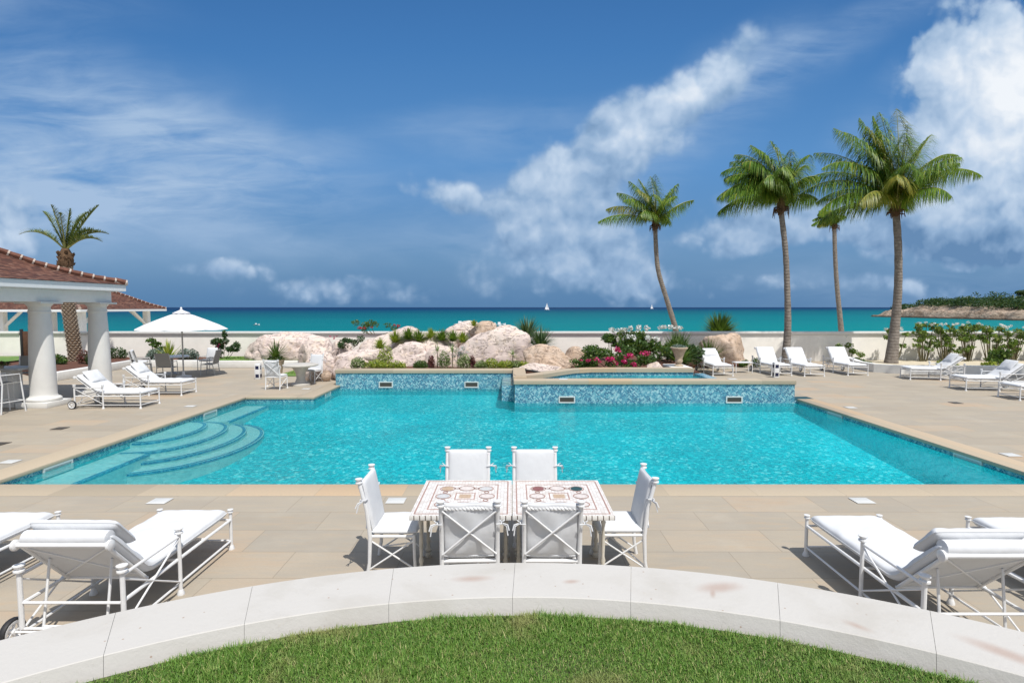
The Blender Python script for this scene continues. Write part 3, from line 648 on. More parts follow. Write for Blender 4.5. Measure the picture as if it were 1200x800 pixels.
# ------------------------------------------------------------------ upper terrace lawn with limestone curb
def disc_pts(Rr, cy, a0, a1, n): return [(Rr*math.sin(a), cy+Rr*math.cos(a)) for a in arc(a0, a1, n)]
zc = 1.37; n = 9; cb = empty('limestone_curb', (0, 2.8, 0), 0, 'broad curved pale limestone kerb between the lawn and the lower deck', 'kerb')
edges = [-60, -49.5, -39.5, -29.5, -21, -10.6, -.8, 8.6, 19.5, 29, 40.5, 52, 62]
def curbpt(th, k):  # th degrees about each circle
    a = R(th)
    if k: return (.07+3.80*math.sin(a), -.865+3.80*math.cos(a))
    return (.05+3.32*math.sin(a*1.01), -.80+3.32*math.cos(a*1.01))
for i in range(len(edges)-1):
    a0, a1 = edges[i]+.012, edges[i+1]-.012; mb = MB(); vs = []
    K = 7
    for j in range(K):
        th_ = a0+(a1-a0)*j/(K-1); xi, yi = curbpt(th_, 0); xq, yq = xi, yi*1.0; kk_ = 1+.052/3.32; xq, yq = .05+(xi-.05)*kk_, (yi+.80)*kk_-.80; xo, yo = curbpt(th_, 1); xm, ym = (xi*.985+xo*.015, yi*.985+yo*.015)
        vs += [(xi, yi, zc-.16), (xq*.97+xi*.03, yq*.97+yi*.03, zc-.003), (xq*.993+xo*.007, yq*.993+yo*.007, zc), (xi*.02+xo*.98, yi*.02+yo*.98, zc), (xo, yo, zc-.012), (xo, yo, zc-.16)]
    fs = [(6*j+k, 6*j+6+k, 6*j+6+(k+1) % 6, 6*j+(k+1) % 6) for j in range(K-1) for k in range(6)] + [tuple(range(6)), tuple(6*(K-1)+k for k in range(6))[::-1]]
    mb.add(vs, fs); q = mb.build('curb_stone', M_curb, cb, 25); q.location = (0, -2.8, 0)
poly = [curbpt(a, 1) for a in arc(-62, 64, 40)]; poly = [(x*.985, (y+.865)*.985-.865) for x, y in poly]
tw = MB(); N = len(poly); tw.add([(x,y,0) for x,y in poly]+[(x,y,zc-.16) for x,y in poly], [(i+1, i, N+i, N+i+1) for i in range(N-1)])
tag(tw.build('terrace_retaining_wall', M_wall, smooth=None), 'curved retaining wall holding up the lawn terrace', 'wall')
lp = [curbpt(a, 0) for a in arc(-62, 64, 40)]; lp = [(-8, -1.2)]+[(x, y) for x, y in lp]+[(8, -1.2)]
tag(MB().add([(x,y,zc-.062) for x,y in lp]+[(8,-10,zc-.062),(-8,-10,zc-.062)], [tuple(range(len(lp)+2))]).build('lawn_soil', M_soil, smooth=None), kind='structure')
# terrace body sides away from the photograph
tag(MB().add([(-8,-1.2,0),(-3.2,1.0,0),(-3.2,1.0,zc-.12),(-8,-1.2,zc-.12)],[(0,1,2,3)]).build('terrace_bank', M_wall, smooth=None), kind='structure')
NB = 250000; rg = np.random.default_rng(5)
X = rg.uniform(-2.3, 2.3, NB*2); Y = rg.uniform(1.55, 2.70, NB*2)
ang = np.arctan2(X-.05, Y+.80); Rr_ = np.hypot(X-.05, Y+.80)
ok = (Rr_ < 3.312+.010*np.sin(ang*40)+.006*np.sin(ang*97)) & (np.abs(X) < .98*Y+.35); X = X[ok][:NB]; Y = Y[ok][:NB]; n = len(X)
clump = np.array([noise.noise(Vector((x*3, y*3, 0))) for x, y in zip(X[::1], Y[::1])])
P0 = np.stack([X, Y, np.full(n, zc-.066)], 1); D0 = rg.normal(size=(n, 3))*.55; D0[:, 2] = 1.; D0 /= np.linalg.norm(D0, axis=1)[:, None]
Lg = (.016+.020*rg.random(n))*(1+.5*clump)*np.where(rg.random(n) < .01, 1.7, 1.)
V_, F_ = blades(P0, D0, Lg, np.full(n, .0038), rg.uniform(.2, 1.3, n), seg=2)
lawn = npmesh('lawn_grass', V_, F_, M_grass); tag(lawn, 'green lawn in front of the limestone kerb', 'grass', kind='stuff')

# ------------------------------------------------------------------ pavilion
PE = 'white column pavilion with hipped clay tile roof at the left edge'
pv = empty('garden_pavilion', (-15.8, 14, 0), 0, PE, 'pavilion')
def colm(x, y):
    m = MB(); r0 = .30
    m.box((x, y, .075), (.86, .86, .15), bev=.008)
    prof = [(r0*1.28, .15), (r0*1.36, .185), (r0*1.36, .22), (r0*1.26, .255), (r0*1.12, .27), (r0*1.05, .30)]
    for i in range(13):
        f = i/12; prof.append((r0*(1.02-.20*f**1.7), .34+2.2*f))
    prof += [(r0*.82, 2.58), (r0*.88, 2.60), (r0*.88, 2.64), (r0*.82, 2.66), (r0*.82, 2.76), (r0*.92, 2.80), (r0*1.05, 2.845)]
    m.lathe(prof, (x, y, 0), 36); m.box((x, y, 2.875), (.74, .74, .058), bev=.004)
    o = m.build('column', M_col, pv, 30); o.location = (15.8, -14, 0); return o
for y in (15.4, 17.55, 10.6, 7.6): colm(-13.1 if y > 9 else -13.1, y)
for y in (17.55, 7.6): colm(-18.2, y)
def inpv(mb, *a, **k):
    o = mb.build(*a, **k); o.location = (15.8, -14, 0); return o
bm_ = MB(); 
bm_.box((-13.08, 12.4, 3.075), (.46, 10.9, .345), bev=.01); bm_.box((-18.2, 12.4, 3.075), (.46, 10.9, .345), bev=.01)
bm_.box((-15.64, 17.62, 3.076), (4.66, .46, .34), bev=.01); bm_.box((-15.64, 7.2, 3.076), (4.66, .46, .34), bev=.01)
inpv(bm_, 'beam', M_wood, pv)
fa = MB(); x0, x1, y0, y1 = -18.8, -12.5, 6.6, 17.97
fa.box(((x0+x1)/2, (y0+y1)/2, 3.27), (x1-x0-.06, y1-y0-.06, .04)); fa.box(((x0+x1)/2, y1, 3.365), (x1-x0, .05, .2)); fa.box(((x0+x1)/2, y0, 3.365), (x1-x0, .05, .2)); fa.box((x1, (y0+y1)/2, 3.3651), (.05, y1-y0+.05, .2)); fa.box((x0, (y0+y1)/2, 3.3651), (.05, y1-y0+.05, .2))
inpv(fa, 'fascia', M_wood, pv)
def roof(prof, x0, x1, y0, y1, parent, loc, kx=1.):
    """hip roof with bell-cast slopes; prof [(inset,z)]"""
    mb = MB(); uvs = []
    rings = []
    for (t_, z) in prof:
        rings.append([(x0+t_*kx, y0+t_, z), (x1-t_*kx, y0+t_, z), (x1-t_*kx, y1-t_, z), (x0+t_*kx, y1-t_, z)])
    me = bpy.data.meshes.new('roof'); vs = []; fs = []; uv = []
    sl_ = 0
    for i in range(len(rings)-1):
        dl = math.hypot(prof[i+1][0]-prof[i][0], prof[i+1][1]-prof[i][1])
        for k in range(4):
            a, b, c, d_ = rings[i][k], rings[i][(k+1) % 4], rings[i+1][(k+1) % 4], rings[i+1][k]; n0 = len(vs); vs += [a, b, c, d_]; fs.append((n0, n0+1, n0+2, n0+3))
            ax = 0 if k in (0, 2) else 1; sg = 1 if k in (0, 1) else -1
            uv += [(a[ax]*sg, sl_), (b[ax]*sg, sl_), (c[ax]*sg, sl_+dl), (d_[ax]*sg, sl_+dl)]
        sl_ += dl
    n0 = len(vs); vs += rings[-1]; fs.append((n0, n0+1, n0+2, n0+3)); uv += [(0,0)]*4
    me.from_pydata(vs, [], fs); ul = me.uv_layers.new(name='UVMap')
    for i, q in enumerate(uv): ul.data[i].uv = q
    o = mkobj('roof', me, M_roof, parent); o.location = loc
    for k in range(4):
        pts = [Vector(r_[k]) for r_ in rings]; hm = MB()
        hm.tube([q+Vector((0,0,.015)) for q in pts], .055, 8, 1)
        tot = sum((pts[i+1]-pts[i]).length for i in range(len(pts)-1)); s_ = .05
        while s_ < tot-.1:
            acc = s_; i = 0
            while acc > (pts[i+1]-pts[i]).length: acc -= (pts[i+1]-pts[i]).length; i += 1
            d_ = (pts[i+1]-pts[i]).normalized(); q = pts[i]+d_*acc
            Mx = d_.to_track_quat('Z', 'Y').to_matrix().to_4x4()
            hm.lathe([(.085, -.02), (.09, 0), (.075, .26), (.07, .28)], q+Vector((0,0,.055)), 8, 0, Mx)
            hm.lathe([(.093, -.028), (.096, .0), (.093, .018)], q+Vector((0,0,.05)), 8, 1, Mx)
            s_ += .29
        h_ = hm.build('hip_ridge', [M_ridge, M_mortar], o)
    return o
roof([(-.06, 3.475), (0, 3.50), (.5, 3.62), (.92, 3.76), (1.45, 3.97), (2.08, 4.32), (2.7, 4.80), (3.1, 5.15)], x0, x1, y0, y1, pv, (15.8, -14, 0))

fp = empty('beach_pavilion', (-32.5, 40.5, 0), 0, 'low open timber pavilion with clay tile roof standing beyond the boundary wall', 'pavilion')
OF = (32.5, -40.5, 0)
o = roof([(0, 2.62), (.8, 2.96), (2.36, 3.86), (4.4, 4.97)], -37, -28, 36, 45, fp, OF)
fm = MB(); fm.box((-32.5, 36, 2.53), (9, .06, .15)); fm.box((-28, 40.5, 2.531), (.06, 9, .15)); fm.box((-32.5, 45, 2.53), (9, .06, .15)); fm.box((-37, 40.5, 2.531), (.06, 9, .15)); q = fm.build('fascia', M_wood, fp, None); q.location = OF
def fbox(nm, c, d_, m_=M_wood):
    q = MB().box(c, d_).build(nm, m_, fp, None); q.location = OF
fbox('ceiling', (-32.5, 40.5, 2.50), (8.9, 8.9, .03))
for (xx, yy, w_) in ((-28.7, 36.9, .55), (-28.9, 43.9, .38), (-33.9, 36.9, .42), (-36.3, 43.9, .38), (-36.6, 36.9, .42)): fbox('post', (xx, yy, .48), (w_, .35, 4.0))
for (x_, y_, x2, y2) in ((-28.7, 36.9, -28.8, 38.3), (-28.9, 43.9, -28.9, 42.3), (-33.9, 36.9, -32.6, 36.9), (-28.7, 36.9, -29.9, 36.9), (-28.9, 43.9, -30.2, 43.9)):
    q = MB().tube([(x_, y_, 1.35), (x2, y2, 2.48)], .10, 6).build('brace', M_wood, fp); q.location = OF

# ------------------------------------------------------------------ palms
def interp(pts, t_):
    n = len(pts)-1; x = t_*n; i = min(int(x), n-1); f = x-i
    P_ = [Vector(pts[max(0, min(n, k))]) for k in (i-1, i, i+1, i+2)]
    return .5*((2*P_[1])+(-P_[0]+P_[2])*f+(2*P_[0]-5*P_[1]+4*P_[2]-P_[3])*f*f+(-P_[0]+3*P_[1]-3*P_[2]+P_[3])*f**3)
def frond(base, az, el0, L, droop, nl=62, ll=.62, wind=(-.25, .05, 0), lw=.042, hang=2.3, seed=0, stiff=False, roll=0.):
    r_ = np.random.default_rng(seed); S = 26; P_ = np.zeros((S+1, 3)); D = np.zeros((S+1, 3)); p_ = np.array(base, float); e = el0
    wv = np.array(wind, float)
    d_ = np.array([math.cos(az)*math.cos(e), math.sin(az)*math.cos(e), math.sin(e)])
    for k in range(S+1):
        P_[k] = p_; D[k] = d_
        d_ = d_ + np.array([0, 0, -1.])*droop/S*(.5+1.1*k/S) + wv*.55/S; d_ /= np.linalg.norm(d_); p_ = p_ + d_*L/S
    Vs = []; Fs = []; n0 = 0
    tt = np.linspace(.16, .995, nl)
    for side in (-1, 1):
        idx = tt*S; i0 = np.minimum(idx.astype(int), S-1); f = (idx-i0)[:, None]
        B = P_[i0]*(1-f)+P_[i0+1]*f; T = D[i0]*(1-f)+D[i0+1]*f
        sd = np.cross(T, np.array([0, 0, 1.])); sd /= (np.linalg.norm(sd, axis=1)[:, None]+1e-6); upv = np.cross(sd, T)
        prof = np.sin(np.clip((tt-.05)/.95, 0, 1)*PI)**.55*(1-.25*tt)
        lean = (.55+.9*tt)[:, None]
        dr = side*sd*(1.0 if not stiff else .8) + T*lean*.8 + upv*(.25 if not stiff else .7) + r_.normal(size=(nl, 3))*.13 + wv*.5
        dr /= np.linalg.norm(dr, axis=1)[:, None]
        l = ll*prof*(.85+.3*r_.random(nl))
        a, b_ = blades(B, dr, l, np.full(nl, lw), np.full(nl, hang)*(.7+.6*r_.random(nl)), seg=3)
        Vs.append(a); Fs.append(b_+n0); n0 += len(a)
    return np.concatenate(Vs), np.concatenate(Fs), P_
def palm(name, label, base, trunk, r0, r1, fronds, group, yellow=(), dry=(), ll=.62, nl=62, lw=.042, Lk=1., wind=(-.25, .05, 0), leaf=None, seed=0, boot=True):
    e = empty(name, base, 0, label, 'palm tree', group)
    pts = [interp(trunk, k/28) for k in range(29)]; rs = [r1 + (r0-r1)*(1-k/28)**4 + (r0-r1)*.25*(1-k/28) + .006*math.sin(k*2.4) for k in range(29)]
    MB().tube(pts, rs, 14).build('trunk', M_bark, e)
    top = pts[-1]; rr = random.Random(seed)
    cr = MB(); cr.tube([top-Vector((0,0,.22)), top+Vector((0,0,.1)), top+Vector((0,0,.42)), top+Vector((0,0,.75))], [r1*1.0, r1*1.5, r1*1.4, r1*.5], 10)
    for k in range(26):
        a = rr.uniform(0, 2*PI); q = top+Vector((math.cos(a)*r1*1.2, math.sin(a)*r1*1.2, rr.uniform(-.1, .2))); l = rr.uniform(.15, .42)
        cr.tube([q, q+Vector((math.cos(a)*.16, math.sin(a)*.16, -.02)), q+Vector((math.cos(a)*.2, math.sin(a)*.2, -l))], [.03, .025, .008], 4)
    cr.build('crown_fibre', M_fibre, e)
    groups = {0: [], 1: [], 2: []}; rach = MB()
    for i, (az, el, L, dp) in enumerate(fronds):
        V_, F_, P_ = frond(top+Vector((0, 0, .30)), R(az), R(el), L*Lk, dp, nl=nl, ll=ll*(.8+.2*L/3.4), lw=lw, seed=seed*50+i, wind=wind)
        g_ = 2 if i in dry else (1 if i in yellow else 0); groups[g_].append((V_, F_))
        rach.tube([tuple(q) for q in P_[::2]], [.035*(1-k/13)+.006 for k in range(len(P_[::2]))], 5)
    Vs, Fs, mi, n0 = [], [], [], 0
    for g_ in groups:
        for V_, F_ in groups[g_]: Vs.append(V_); Fs.append(F_+n0); n0 += len(V_); mi += [g_]*len(F_)
    npmesh('crown', np.concatenate(Vs), np.concatenate(Fs), [leaf or ML_palm, ML_palmy, ML_dry], e, mi=mi)
    rach.build('frond_stalks', M_rachis, e)
    return e
GP = 'coconut palms by the boundary wall'
# big right palm
rf = random.Random(11)
main = [(8, 46, 5.3, 1.35), (187, 38, 5.2, 1.35), (40, 82, 4.7, .25), (160, 62, 4.7, 1.2), (15, 66, 4.2, .9), (176, 50, 4.9, 1.5), (200, 66, 4.7, 1.2), (150, 78, 4.6, .6), (-60, 58, 3.3, 1.5), (-110, 55, 3.4, 1.5), (240, 45, 3.6, 1.5), (90, 62, 3.7, 1.0), (-30, 60, 3.0, 1.5), (-140, 74, 3.9, 1.1), (-90, 78, 3.6, .9), (20, 76, 3.5, .9), (160, 20, 3.4, 1.2), (135, 45, 3.8, 1.5), (215, 30, 3.6, 1.4), (-75, 35, 3.0, 1.6), (250, 68, 3.7, 1.2), (45, 40, 3.2, 1.6), (185, 78, 4.0, .8), (195, 55, 4.9, 1.6), (170, 70, 4.8, 1.0), (-170, 30, 4.4, 1.5), (205, 82, 4.4, .7), (10, 60, 4.6, 1.5), (130, 82, 4.5, .4)]
palm('coconut_palm', 'tallest coconut palm with the widest crown and thick grey trunk, right side', (18.25, 26.6, 0), [(0,0,0), (.10,0,1.6), (.12,-.1,3.5), (-.02,-.2,5.5), (-.2,-.2,7.2)], .28, .15, main, GP, yellow=(2, 10, 18, 22), nl=150, ll=1.3, lw=.038, seed=1)
m2 = [(190, 60, 3.3, 1.7), (200, 40, 3.2, 1.6), (170, 72, 3.3, 1.5), (150, 66, 3.2, 1.7), (215, 68, 3.3, 1.7), (240, 55, 3.0, 1.9), (-100, 62, 2.9, 1.9), (-60, 68, 2.8, 1.9), (120, 76, 3.1, 1.4), (90, 70, 3.0, 1.6), (185, 24, 3.2, 1.3), (10, 34, 2.1, 1.2), (-10, 62, 2.1, 1.9), (30, 72, 2.3, 1.7), (-130, 76, 3.1, 1.5), (205, 80, 3.2, 1.3), (-15, 72, 1.9, .3), (260, 80, 3.0, 1.3), (175, 50, 3.3, 1.8), (5, 78, 2.6, 1.9), (180, 68, 3.6, 1.9), (195, 50, 3.6, 2.0), (160, 78, 3.4, 1.6), (20, 62, 2.8, 1.4)]
palm('coconut_palm', 'second tallest coconut palm, bushy drooping crown with one brown hanging frond', (12.8, 25.9, 0), [(0,0,0), (.08,0,1.8), (.0,0,3.6), (-.14,0,5.4), (-.40,0,7.2)], .19, .12, m2, GP, yellow=(9,), dry=(16,), nl=140, ll=1.3, lw=.038, seed=2, wind=(-.6, .05, 0))
m3 = [(188, 25, 3.4, 1.0), (175, 45, 3.0, 1.2), (160, 62, 2.9, 1.1), (120, 76, 2.9, .8), (80, 80, 2.8, .6), (15, 42, 2.9, .7), (30, 62, 2.6, .9), (-60, 60, 2.3, 1.6), (-100, 62, 2.4, 1.6), (-130, 66, 2.5, 1.4), (215, 55, 2.8, 1.5), (240, 40, 2.4, 1.6), (-30, 70, 2.4, 1.3), (195, 72, 2.8, 1.1), (-80, 82, 2.6, .9), (50, 40, 2.2, 1.5)]
palm('coconut_palm', 'curved leaning coconut palm standing alone beyond the wall, centre right', (11.55, 38, -1.2), [(0,0,0), (-.28,0,2.2), (-.95,0,4.4), (-1.62,0,6.6), (-1.85,0,9.35)], .24, .145, m3, GP, yellow=(1, 9), nl=120, ll=1.25, lw=.045, seed=3, Lk=1.22)
m4 = [(185, 30, 2.9, 1.3), (178, 50, 2.8, 1.5), (190, 65, 2.6, 1.5), (170, 75, 2.5, 1.3), (120, 70, 2.3, 1.6), (200, 15, 2.5, 1.0), (240, 60, 2.2, 1.9), (-80, 60, 2.0, 2.0), (-40, 70, 2.0, 2.1), (40, 75, 2.0, 1.9), (0, 60, 1.8, 2.4), (210, 45, 2.6, 1.6), (-110, 78, 2.4, 1.5), (90, 80, 2.2, 1.5)]
palm('coconut_palm', 'smallest wind bent coconut palm with thin trunk far beyond the wall', (28.75, 48, -1.4), [(0,0,0), (-.35,0,3), (-.75,0,6), (-1.0,0,8.6), (-1.15,0,11.0)], .25, .165, m4, GP, yellow=(5, 11), nl=80, ll=.85, lw=.07, seed=4, wind=(-1.1, .1, 0), Lk=.74)
palm('coconut_palm', 'coconut palm just outside the right edge whose shade falls on the shaded lounger', (22.6, 18.6, 0), [(0,0,0), (.1,0,2.5), (0,0,5), (-.3,0,7.4)], .3, .13, main[:14], GP, nl=50, ll=.95, lw=.06, seed=6)
# date palm at the left
def date_palm():
    b = (-20.9, 26.2, .1); e = empty('date_palm', b, 0, 'slim date palm with diamond patterned trunk behind the columns', 'palm tree')
    pts = [interp([(0.25,0,0), (.1,0,1.5), (-.02,0,3.0), (-.02,0,4.6)], k/30) for k in range(31)]
    tm = MB(); tm.tube(pts, [.27-.05*k/30 for k in range(31)], 14)
    for ri in range(46):
        z = ri*.1+.05; q = interp([(0.25,0,0), (.1,0,1.5), (-.02,0,3.0), (-.02,0,4.6)], min(z/4.6, 1)); rad = .27-.05*z/4.6
        for k in range(9):
            a = 2*PI*(k+.5*(ri % 2))/9; c_, s_ = math.cos(a), math.sin(a); tn = Vector((-s_, c_, 0))
            o_ = q+Vector((c_, s_, 0))*rad; w_ = .085
            tm.add([o_-tn*w_+Vector((0,0,0)), o_+Vector((0,0,-.075)), o_+tn*w_, o_+Vector((0,0,.06)), o_+Vector((c_, s_, 0))*.06+Vector((0,0,.035))], [(0,1,4), (1,2,4), (2,3,4), (3,0,4)], 1)
    tm.build('trunk', [M_fibre, M_boot], e, None)
    bl = MB(); bl.lathe([(.22, .0), (.28, .1), (.31, .35), (.26, .65), (.14, .9)], (-.02, 0, 4.5), 14); 
    rr = random.Random(3)
    for k in range(60):
        a = rr.uniform(0, 2*PI); z = rr.uniform(4.5, 5.2); q = Vector((-.02+math.cos(a)*.26, math.sin(a)*.26, z)); bl.tube([q, q+Vector((math.cos(a)*.09, math.sin(a)*.09, .1))], [.06, .02], 4)
    bl.build('crown_base', M_fibre, e)
    fr = [(178, 48, 2.5, 1.35), (165, 66, 2.3, .8), (20, 62, 2.6, .35), (8, 50, 2.2, 1.3), (-10, 38, 2.2, 1.2), (100, 80, 2.1, .7), (60, 72, 2.2, .9), (-60, 70, 1.9, .9), (-100, 78, 2.1, .6), (0, 58, 2.0, 1.6)]
    Vs, Fs, n0 = [], [], 0; rc = MB()
    for i, (az, el, L, dp) in enumerate(fr):
        V_, F_, P_ = frond((-.02, 0, 5.3), R(az), R(el), L, dp, nl=70, ll=.46, lw=.045, hang=.25, seed=90+i, stiff=True, wind=(0, 0, 0)); Vs.append(V_); Fs.append(F_+n0); n0 += len(V_)
        rc.tube([tuple(q) for q in P_[::2]], [.04*(1-k/13)+.006 for k in range(len(P_[::2]))], 5)
    npmesh('crown', np.concatenate(Vs), np.concatenate(Fs), ML_date, e); rc.build('frond_stalks', M_rachis, e)
date_palm()

# ------------------------------------------------------------------ rocks
def rock(label, c, s, seed, m=None, group='boulders of the rock garden', rz=0, planes=16, amp=.16, sub=5, low=.0):
    r_ = random.Random(seed); bm = bmesh.new(); bmesh.ops.create_icosphere(bm, subdivisions=sub, radius=1.)
    pl = []
    for _ in range(planes):
        v = Vector((r_.gauss(0, 1), r_.gauss(0, 1), r_.gauss(0, .8))).normalized(); pl.append((v, r_.uniform(.72, 1.0)))
    Rz = Matrix.Rotation(rz, 3, 'Z')
    for v in bm.verts:
        d_ = v.co.normalized(); rad = 1.12
        ks = [dd/max(d_.dot(n_), .05) for n_, dd in pl]; ks.append(1.12); ks.sort()
        # smooth minimum of the planes
        rad = -math.log(sum(math.exp(-26*k) for k in ks[:6]))/26
        q = d_*rad; sc_ = Vector((q.x*s[0], q.y*s[1], q.z*s[2])); w_ = sc_ + Vector(c)
        nz = noise.fractal(w_*.9, 1.15, 2.1, 5)*amp*1.1 - max(0, .07-abs(noise.noise(w_*1.1+Vector((3, 1, 7)))))*1.5 + noise.fractal(w_*3.5, .9, 2.1, 4)*.045
        q = q*(1+nz*.75)
        v.co = Rz @ Vector((q.x*s[0], q.y*s[1], q.z*s[2]))
    me = bpy.data.meshes.new('boulder'); bm.to_mesh(me); bm.free()
    o = mkobj('boulder', me, m or M_rock, None, 42); o.location = c; tag(o, label, 'rock', group); return o
rock('biggest left boulder, broad pink cream mound against the boundary wall', (-10.15, 26.6, .30), (2.35, 1.4, 1.18), 1)
rock('blocky upright rock at the right foot of the big left mound', (-8.75, 24.9, .4), (.85, .8, .95), 2)
rock('cracked grey pink rock between the left mound and the rock garden', (-7.6, 24.4, .4), (.75, .7, .85), 3)
rock('smooth low egg shaped boulder standing on the deck at the pool corner', (-7.35, 21.2, .2), (.62, .5, .78), 4, amp=.08, planes=10)
rock('low pale rock at the left end of the rockery wall', (-5.75, 21.3, .5), (1.15, .8, .72), 5)
rock('long high rock carrying red flowers at the rear left of the rockery', (-5.05, 23.6, .72), (1.75, 1.0, 1.08), 6)
rock('smooth middle rock behind yellow green plants on the rockery wall', (-4.2, 21.9, .40), (1.15, .8, .9), 7)
rock('pale ridge rock below the strip of grassy plants', (-2.55, 21.9, .40), (1.5, .8, .95), 8)
rock('largest smooth pale boulder at the right end of the rockery', (-.75, 21.9, .50), (1.98, 1.15, 1.36), 9, planes=12, amp=.12)
rock('small peaked rock on top of the rockery against the sea', (-2.05, 24.2, 1.45), (.85, .6, .72), 10)
rock('small flat tan rock on top of the rockery, right of the peaked one', (-1.15, 23.6, 1.72), (.62, .5, .42), 11, m=M_rockb)
rock('angular tan rock with dark hollow at the corner of the spa', (1.35, 20.7, .55), (1.05, .75, .72), 12, m=M_rockb)
rock('small pinkish rock right of the angular tan rock', (2.45, 21.2, .55), (.6, .5, .62), 13, m=M_rockb)
rock('pink flat stone lying on the spa corner below the tan rock', (.95, 19.75, .56), (.75, .4, .2), 14)
rock('small pink stone under the rose coloured flowers', (5.2, 20.0, .55), (.35, .28, .25), 15)
rock('tan sloping boulder leaning on the wall behind the first far lounger', (10.15, 26.7, .35), (1.15, .8, 1.15), 16, m=M_rockb)
rock('fill rock in the middle of the rockery below the peaked rock', (-3.3, 23.0, .7), (1.3, .9, .85), 17)

# ------------------------------------------------------------------ plants
def shrub(name, label, loc, blobs, n, size, leaf, cat='shrub', group=None, flowers=None, stems=5, seed=1, flat=.0, shell=.3, aspect=2.2, stem_r=.012):
    e = empty(name, loc, 0, label, cat, group)
    V_, F_ = leafcloud(blobs, n, size, seed=seed, shell=shell, flat=flat, aspect=aspect); npmesh('foliage', V_, F_, leaf, e)
    rr = random.Random(seed); s_ = MB()
    for k in range(stems):
        b = blobs[k % len(blobs)]; c = Vector(b[0]); base = Vector((c.x*.35+rr.uniform(-.04, .04), c.y*.35+rr.uniform(-.04, .04), -.03))
        s_.tube([base, base*.5+c*.5+Vector((rr.uniform(-.05, .05), 0, -.05)), c+Vector((0, 0, b[1][2]*.4))], [stem_r*1.3, stem_r, stem_r*.5], 5)
    if stems: s_.build('stem', M_stem, e)
    if flowers:
        fb_, fm, num, fs_ = flowers; Vs, Fs, n0 = [], [], 0
        for k in range(num):
            b = fb_[k % len(fb_)]; a = rr.uniform(0, 2*PI); ph = rr.uniform(-.3, 1); cc = Vector(b[0])+Vector((math.cos(a)*math.cos(ph)*b[1][0], math.sin(a)*math.cos(ph)*b[1][1]-.05, math.sin(ph)*b[1][2]))
            V_, F_ = leafcloud([(tuple(cc), (fs_, fs_, fs_*.8))], 22, fs_*.75, seed=seed*100+k, shell=.5, aspect=1.2); npmesh('flower_cluster', V_, F_, fm, e)
    return e
def rosette(name, label, loc, n, L, W_, leaf, el=(15, 85), droop=.6, cat='plant', group=None, seed=1, zoff=0., parent=None):
    rg_ = np.random.default_rng(seed); az = rg_.uniform(0, 2*PI, n); e_ = np.radians(rg_.uniform(*el, n))
    D0 = np.stack([np.cos(az)*np.cos(e_), np.sin(az)*np.cos(e_), np.sin(e_)], 1); P0 = D0*.03; P0[:, 2] += zoff
    V_, F_ = blades(P0, D0, L*(.7+.45*rg_.random(n)), W_*(.8+.4*rg_.random(n)), droop*rg_.random(n), seg=4)
    if parent: return npmesh('foliage', V_, F_, leaf, parent)
    o = npmesh(name, V_, F_, leaf); o.location = loc; return tag(o, label, cat, group)
def blobs_rand(n, sx, sy, z0, z1, r, seed):
    r_ = random.Random(seed); return [((r_.uniform(-sx, sx), r_.uniform(-sy, sy), r_.uniform(z0, z1)), (r*r_.uniform(.7, 1.2), r*r_.uniform(.7, 1.2), r*r_.uniform(.5, .9))) for _ in range(n)]
# bougainvillea on the spa bed
shrub('bougainvillea', 'sprawling bougainvillea with magenta flowers above the spa back wall', (3.9, 20.2, .5), blobs_rand(16, 1.15, .35, .12, .75, .30, 5)+[((.05,0,.95),(.12,.1,.2)), ((-1.2,0,.25),(.3,.2,.2))], 4200, .085, ML_green, cat='flowering shrub', flowers=([((-.35,-.35,.35),(.12,.05,.1)), ((.25,-.38,.45),(.16,.05,.14)), ((-.9,-.3,.3),(.15,.05,.1)), ((.9,-.2,.55),(.15,.05,.08)), ((0,-.3,.25),(.2,.05,.1)), ((.35,-.38,.15),(.16,.05,.08)), ((-.15,-.1,.7),(.1,.05,.05))], MF_pink, 26, .10), stems=9, seed=3, aspect=1.7)
shrub('low_trailing_shrub', 'low dark green trailing shrub with few pink blooms left of the bougainvillea', (2.6, 20.0, .5), blobs_rand(7, .4, .2, .1, .4, .2, 9), 1300, .07, ML_green, flowers=([((0,-.25,.3),(.25,.05,.1))], MF_pink, 5, .06), stems=5, seed=4)
shrub('white_flowering_bush', 'large green bush topped with white flower heads near the centre wall', (5.7, 22.8, .5), blobs_rand(20, 1.05, .5, .35, 1.15, .36, 12), 5200, .15, ML_green, cat='flowering shrub', flowers=([((-.75,-.2,1.35),(.35,.1,.12)), ((.2,-.2,1.38),(.5,.1,.1)), ((-.95,-.3,1.0),(.2,.1,.1)), ((-.1,-.55,1.0),(.2,.05,.1)), ((.95,-.2,1.42),(.3,.1,.05))], MF_white, 24, .11), stems=9, seed=6, aspect=3.0)
shrub('white_flowering_bush', 'smaller bush with white flowers at the wall, left of the large one', (4.4, 23.6, .45), blobs_rand(6, .4, .3, .5, 1.1, .26, 13), 1300, .13, ML_green, cat='flowering shrub', flowers=([((0,-.2,1.3),(.35,.1,.12))], MF_white, 8, .09), stems=5, seed=7, aspect=2.6)
for k, (x, y, z, L, lab) in enumerate(((6.9, 22.7, .45, 1.15, 'tall strap leaved plant behind the stone urn'), (7.25, 24.0, .35, 1.35, 'spiky green plant right of the urn, behind the first far lounger'), (9.0, 25.3, .2, 1.2, 'green strap leaved plant in front of the tan boulder'), (7.4, 24.9, .3, 1.5, 'tallest strap leaved clump against the wall above the urn'))):
    rosette('strap_leaf_plant', lab, (x, y, z), 190, L, .06, ML_green, el=(20, 88), droop=1.2, group='strap leaved plants behind the urn', seed=20+k)
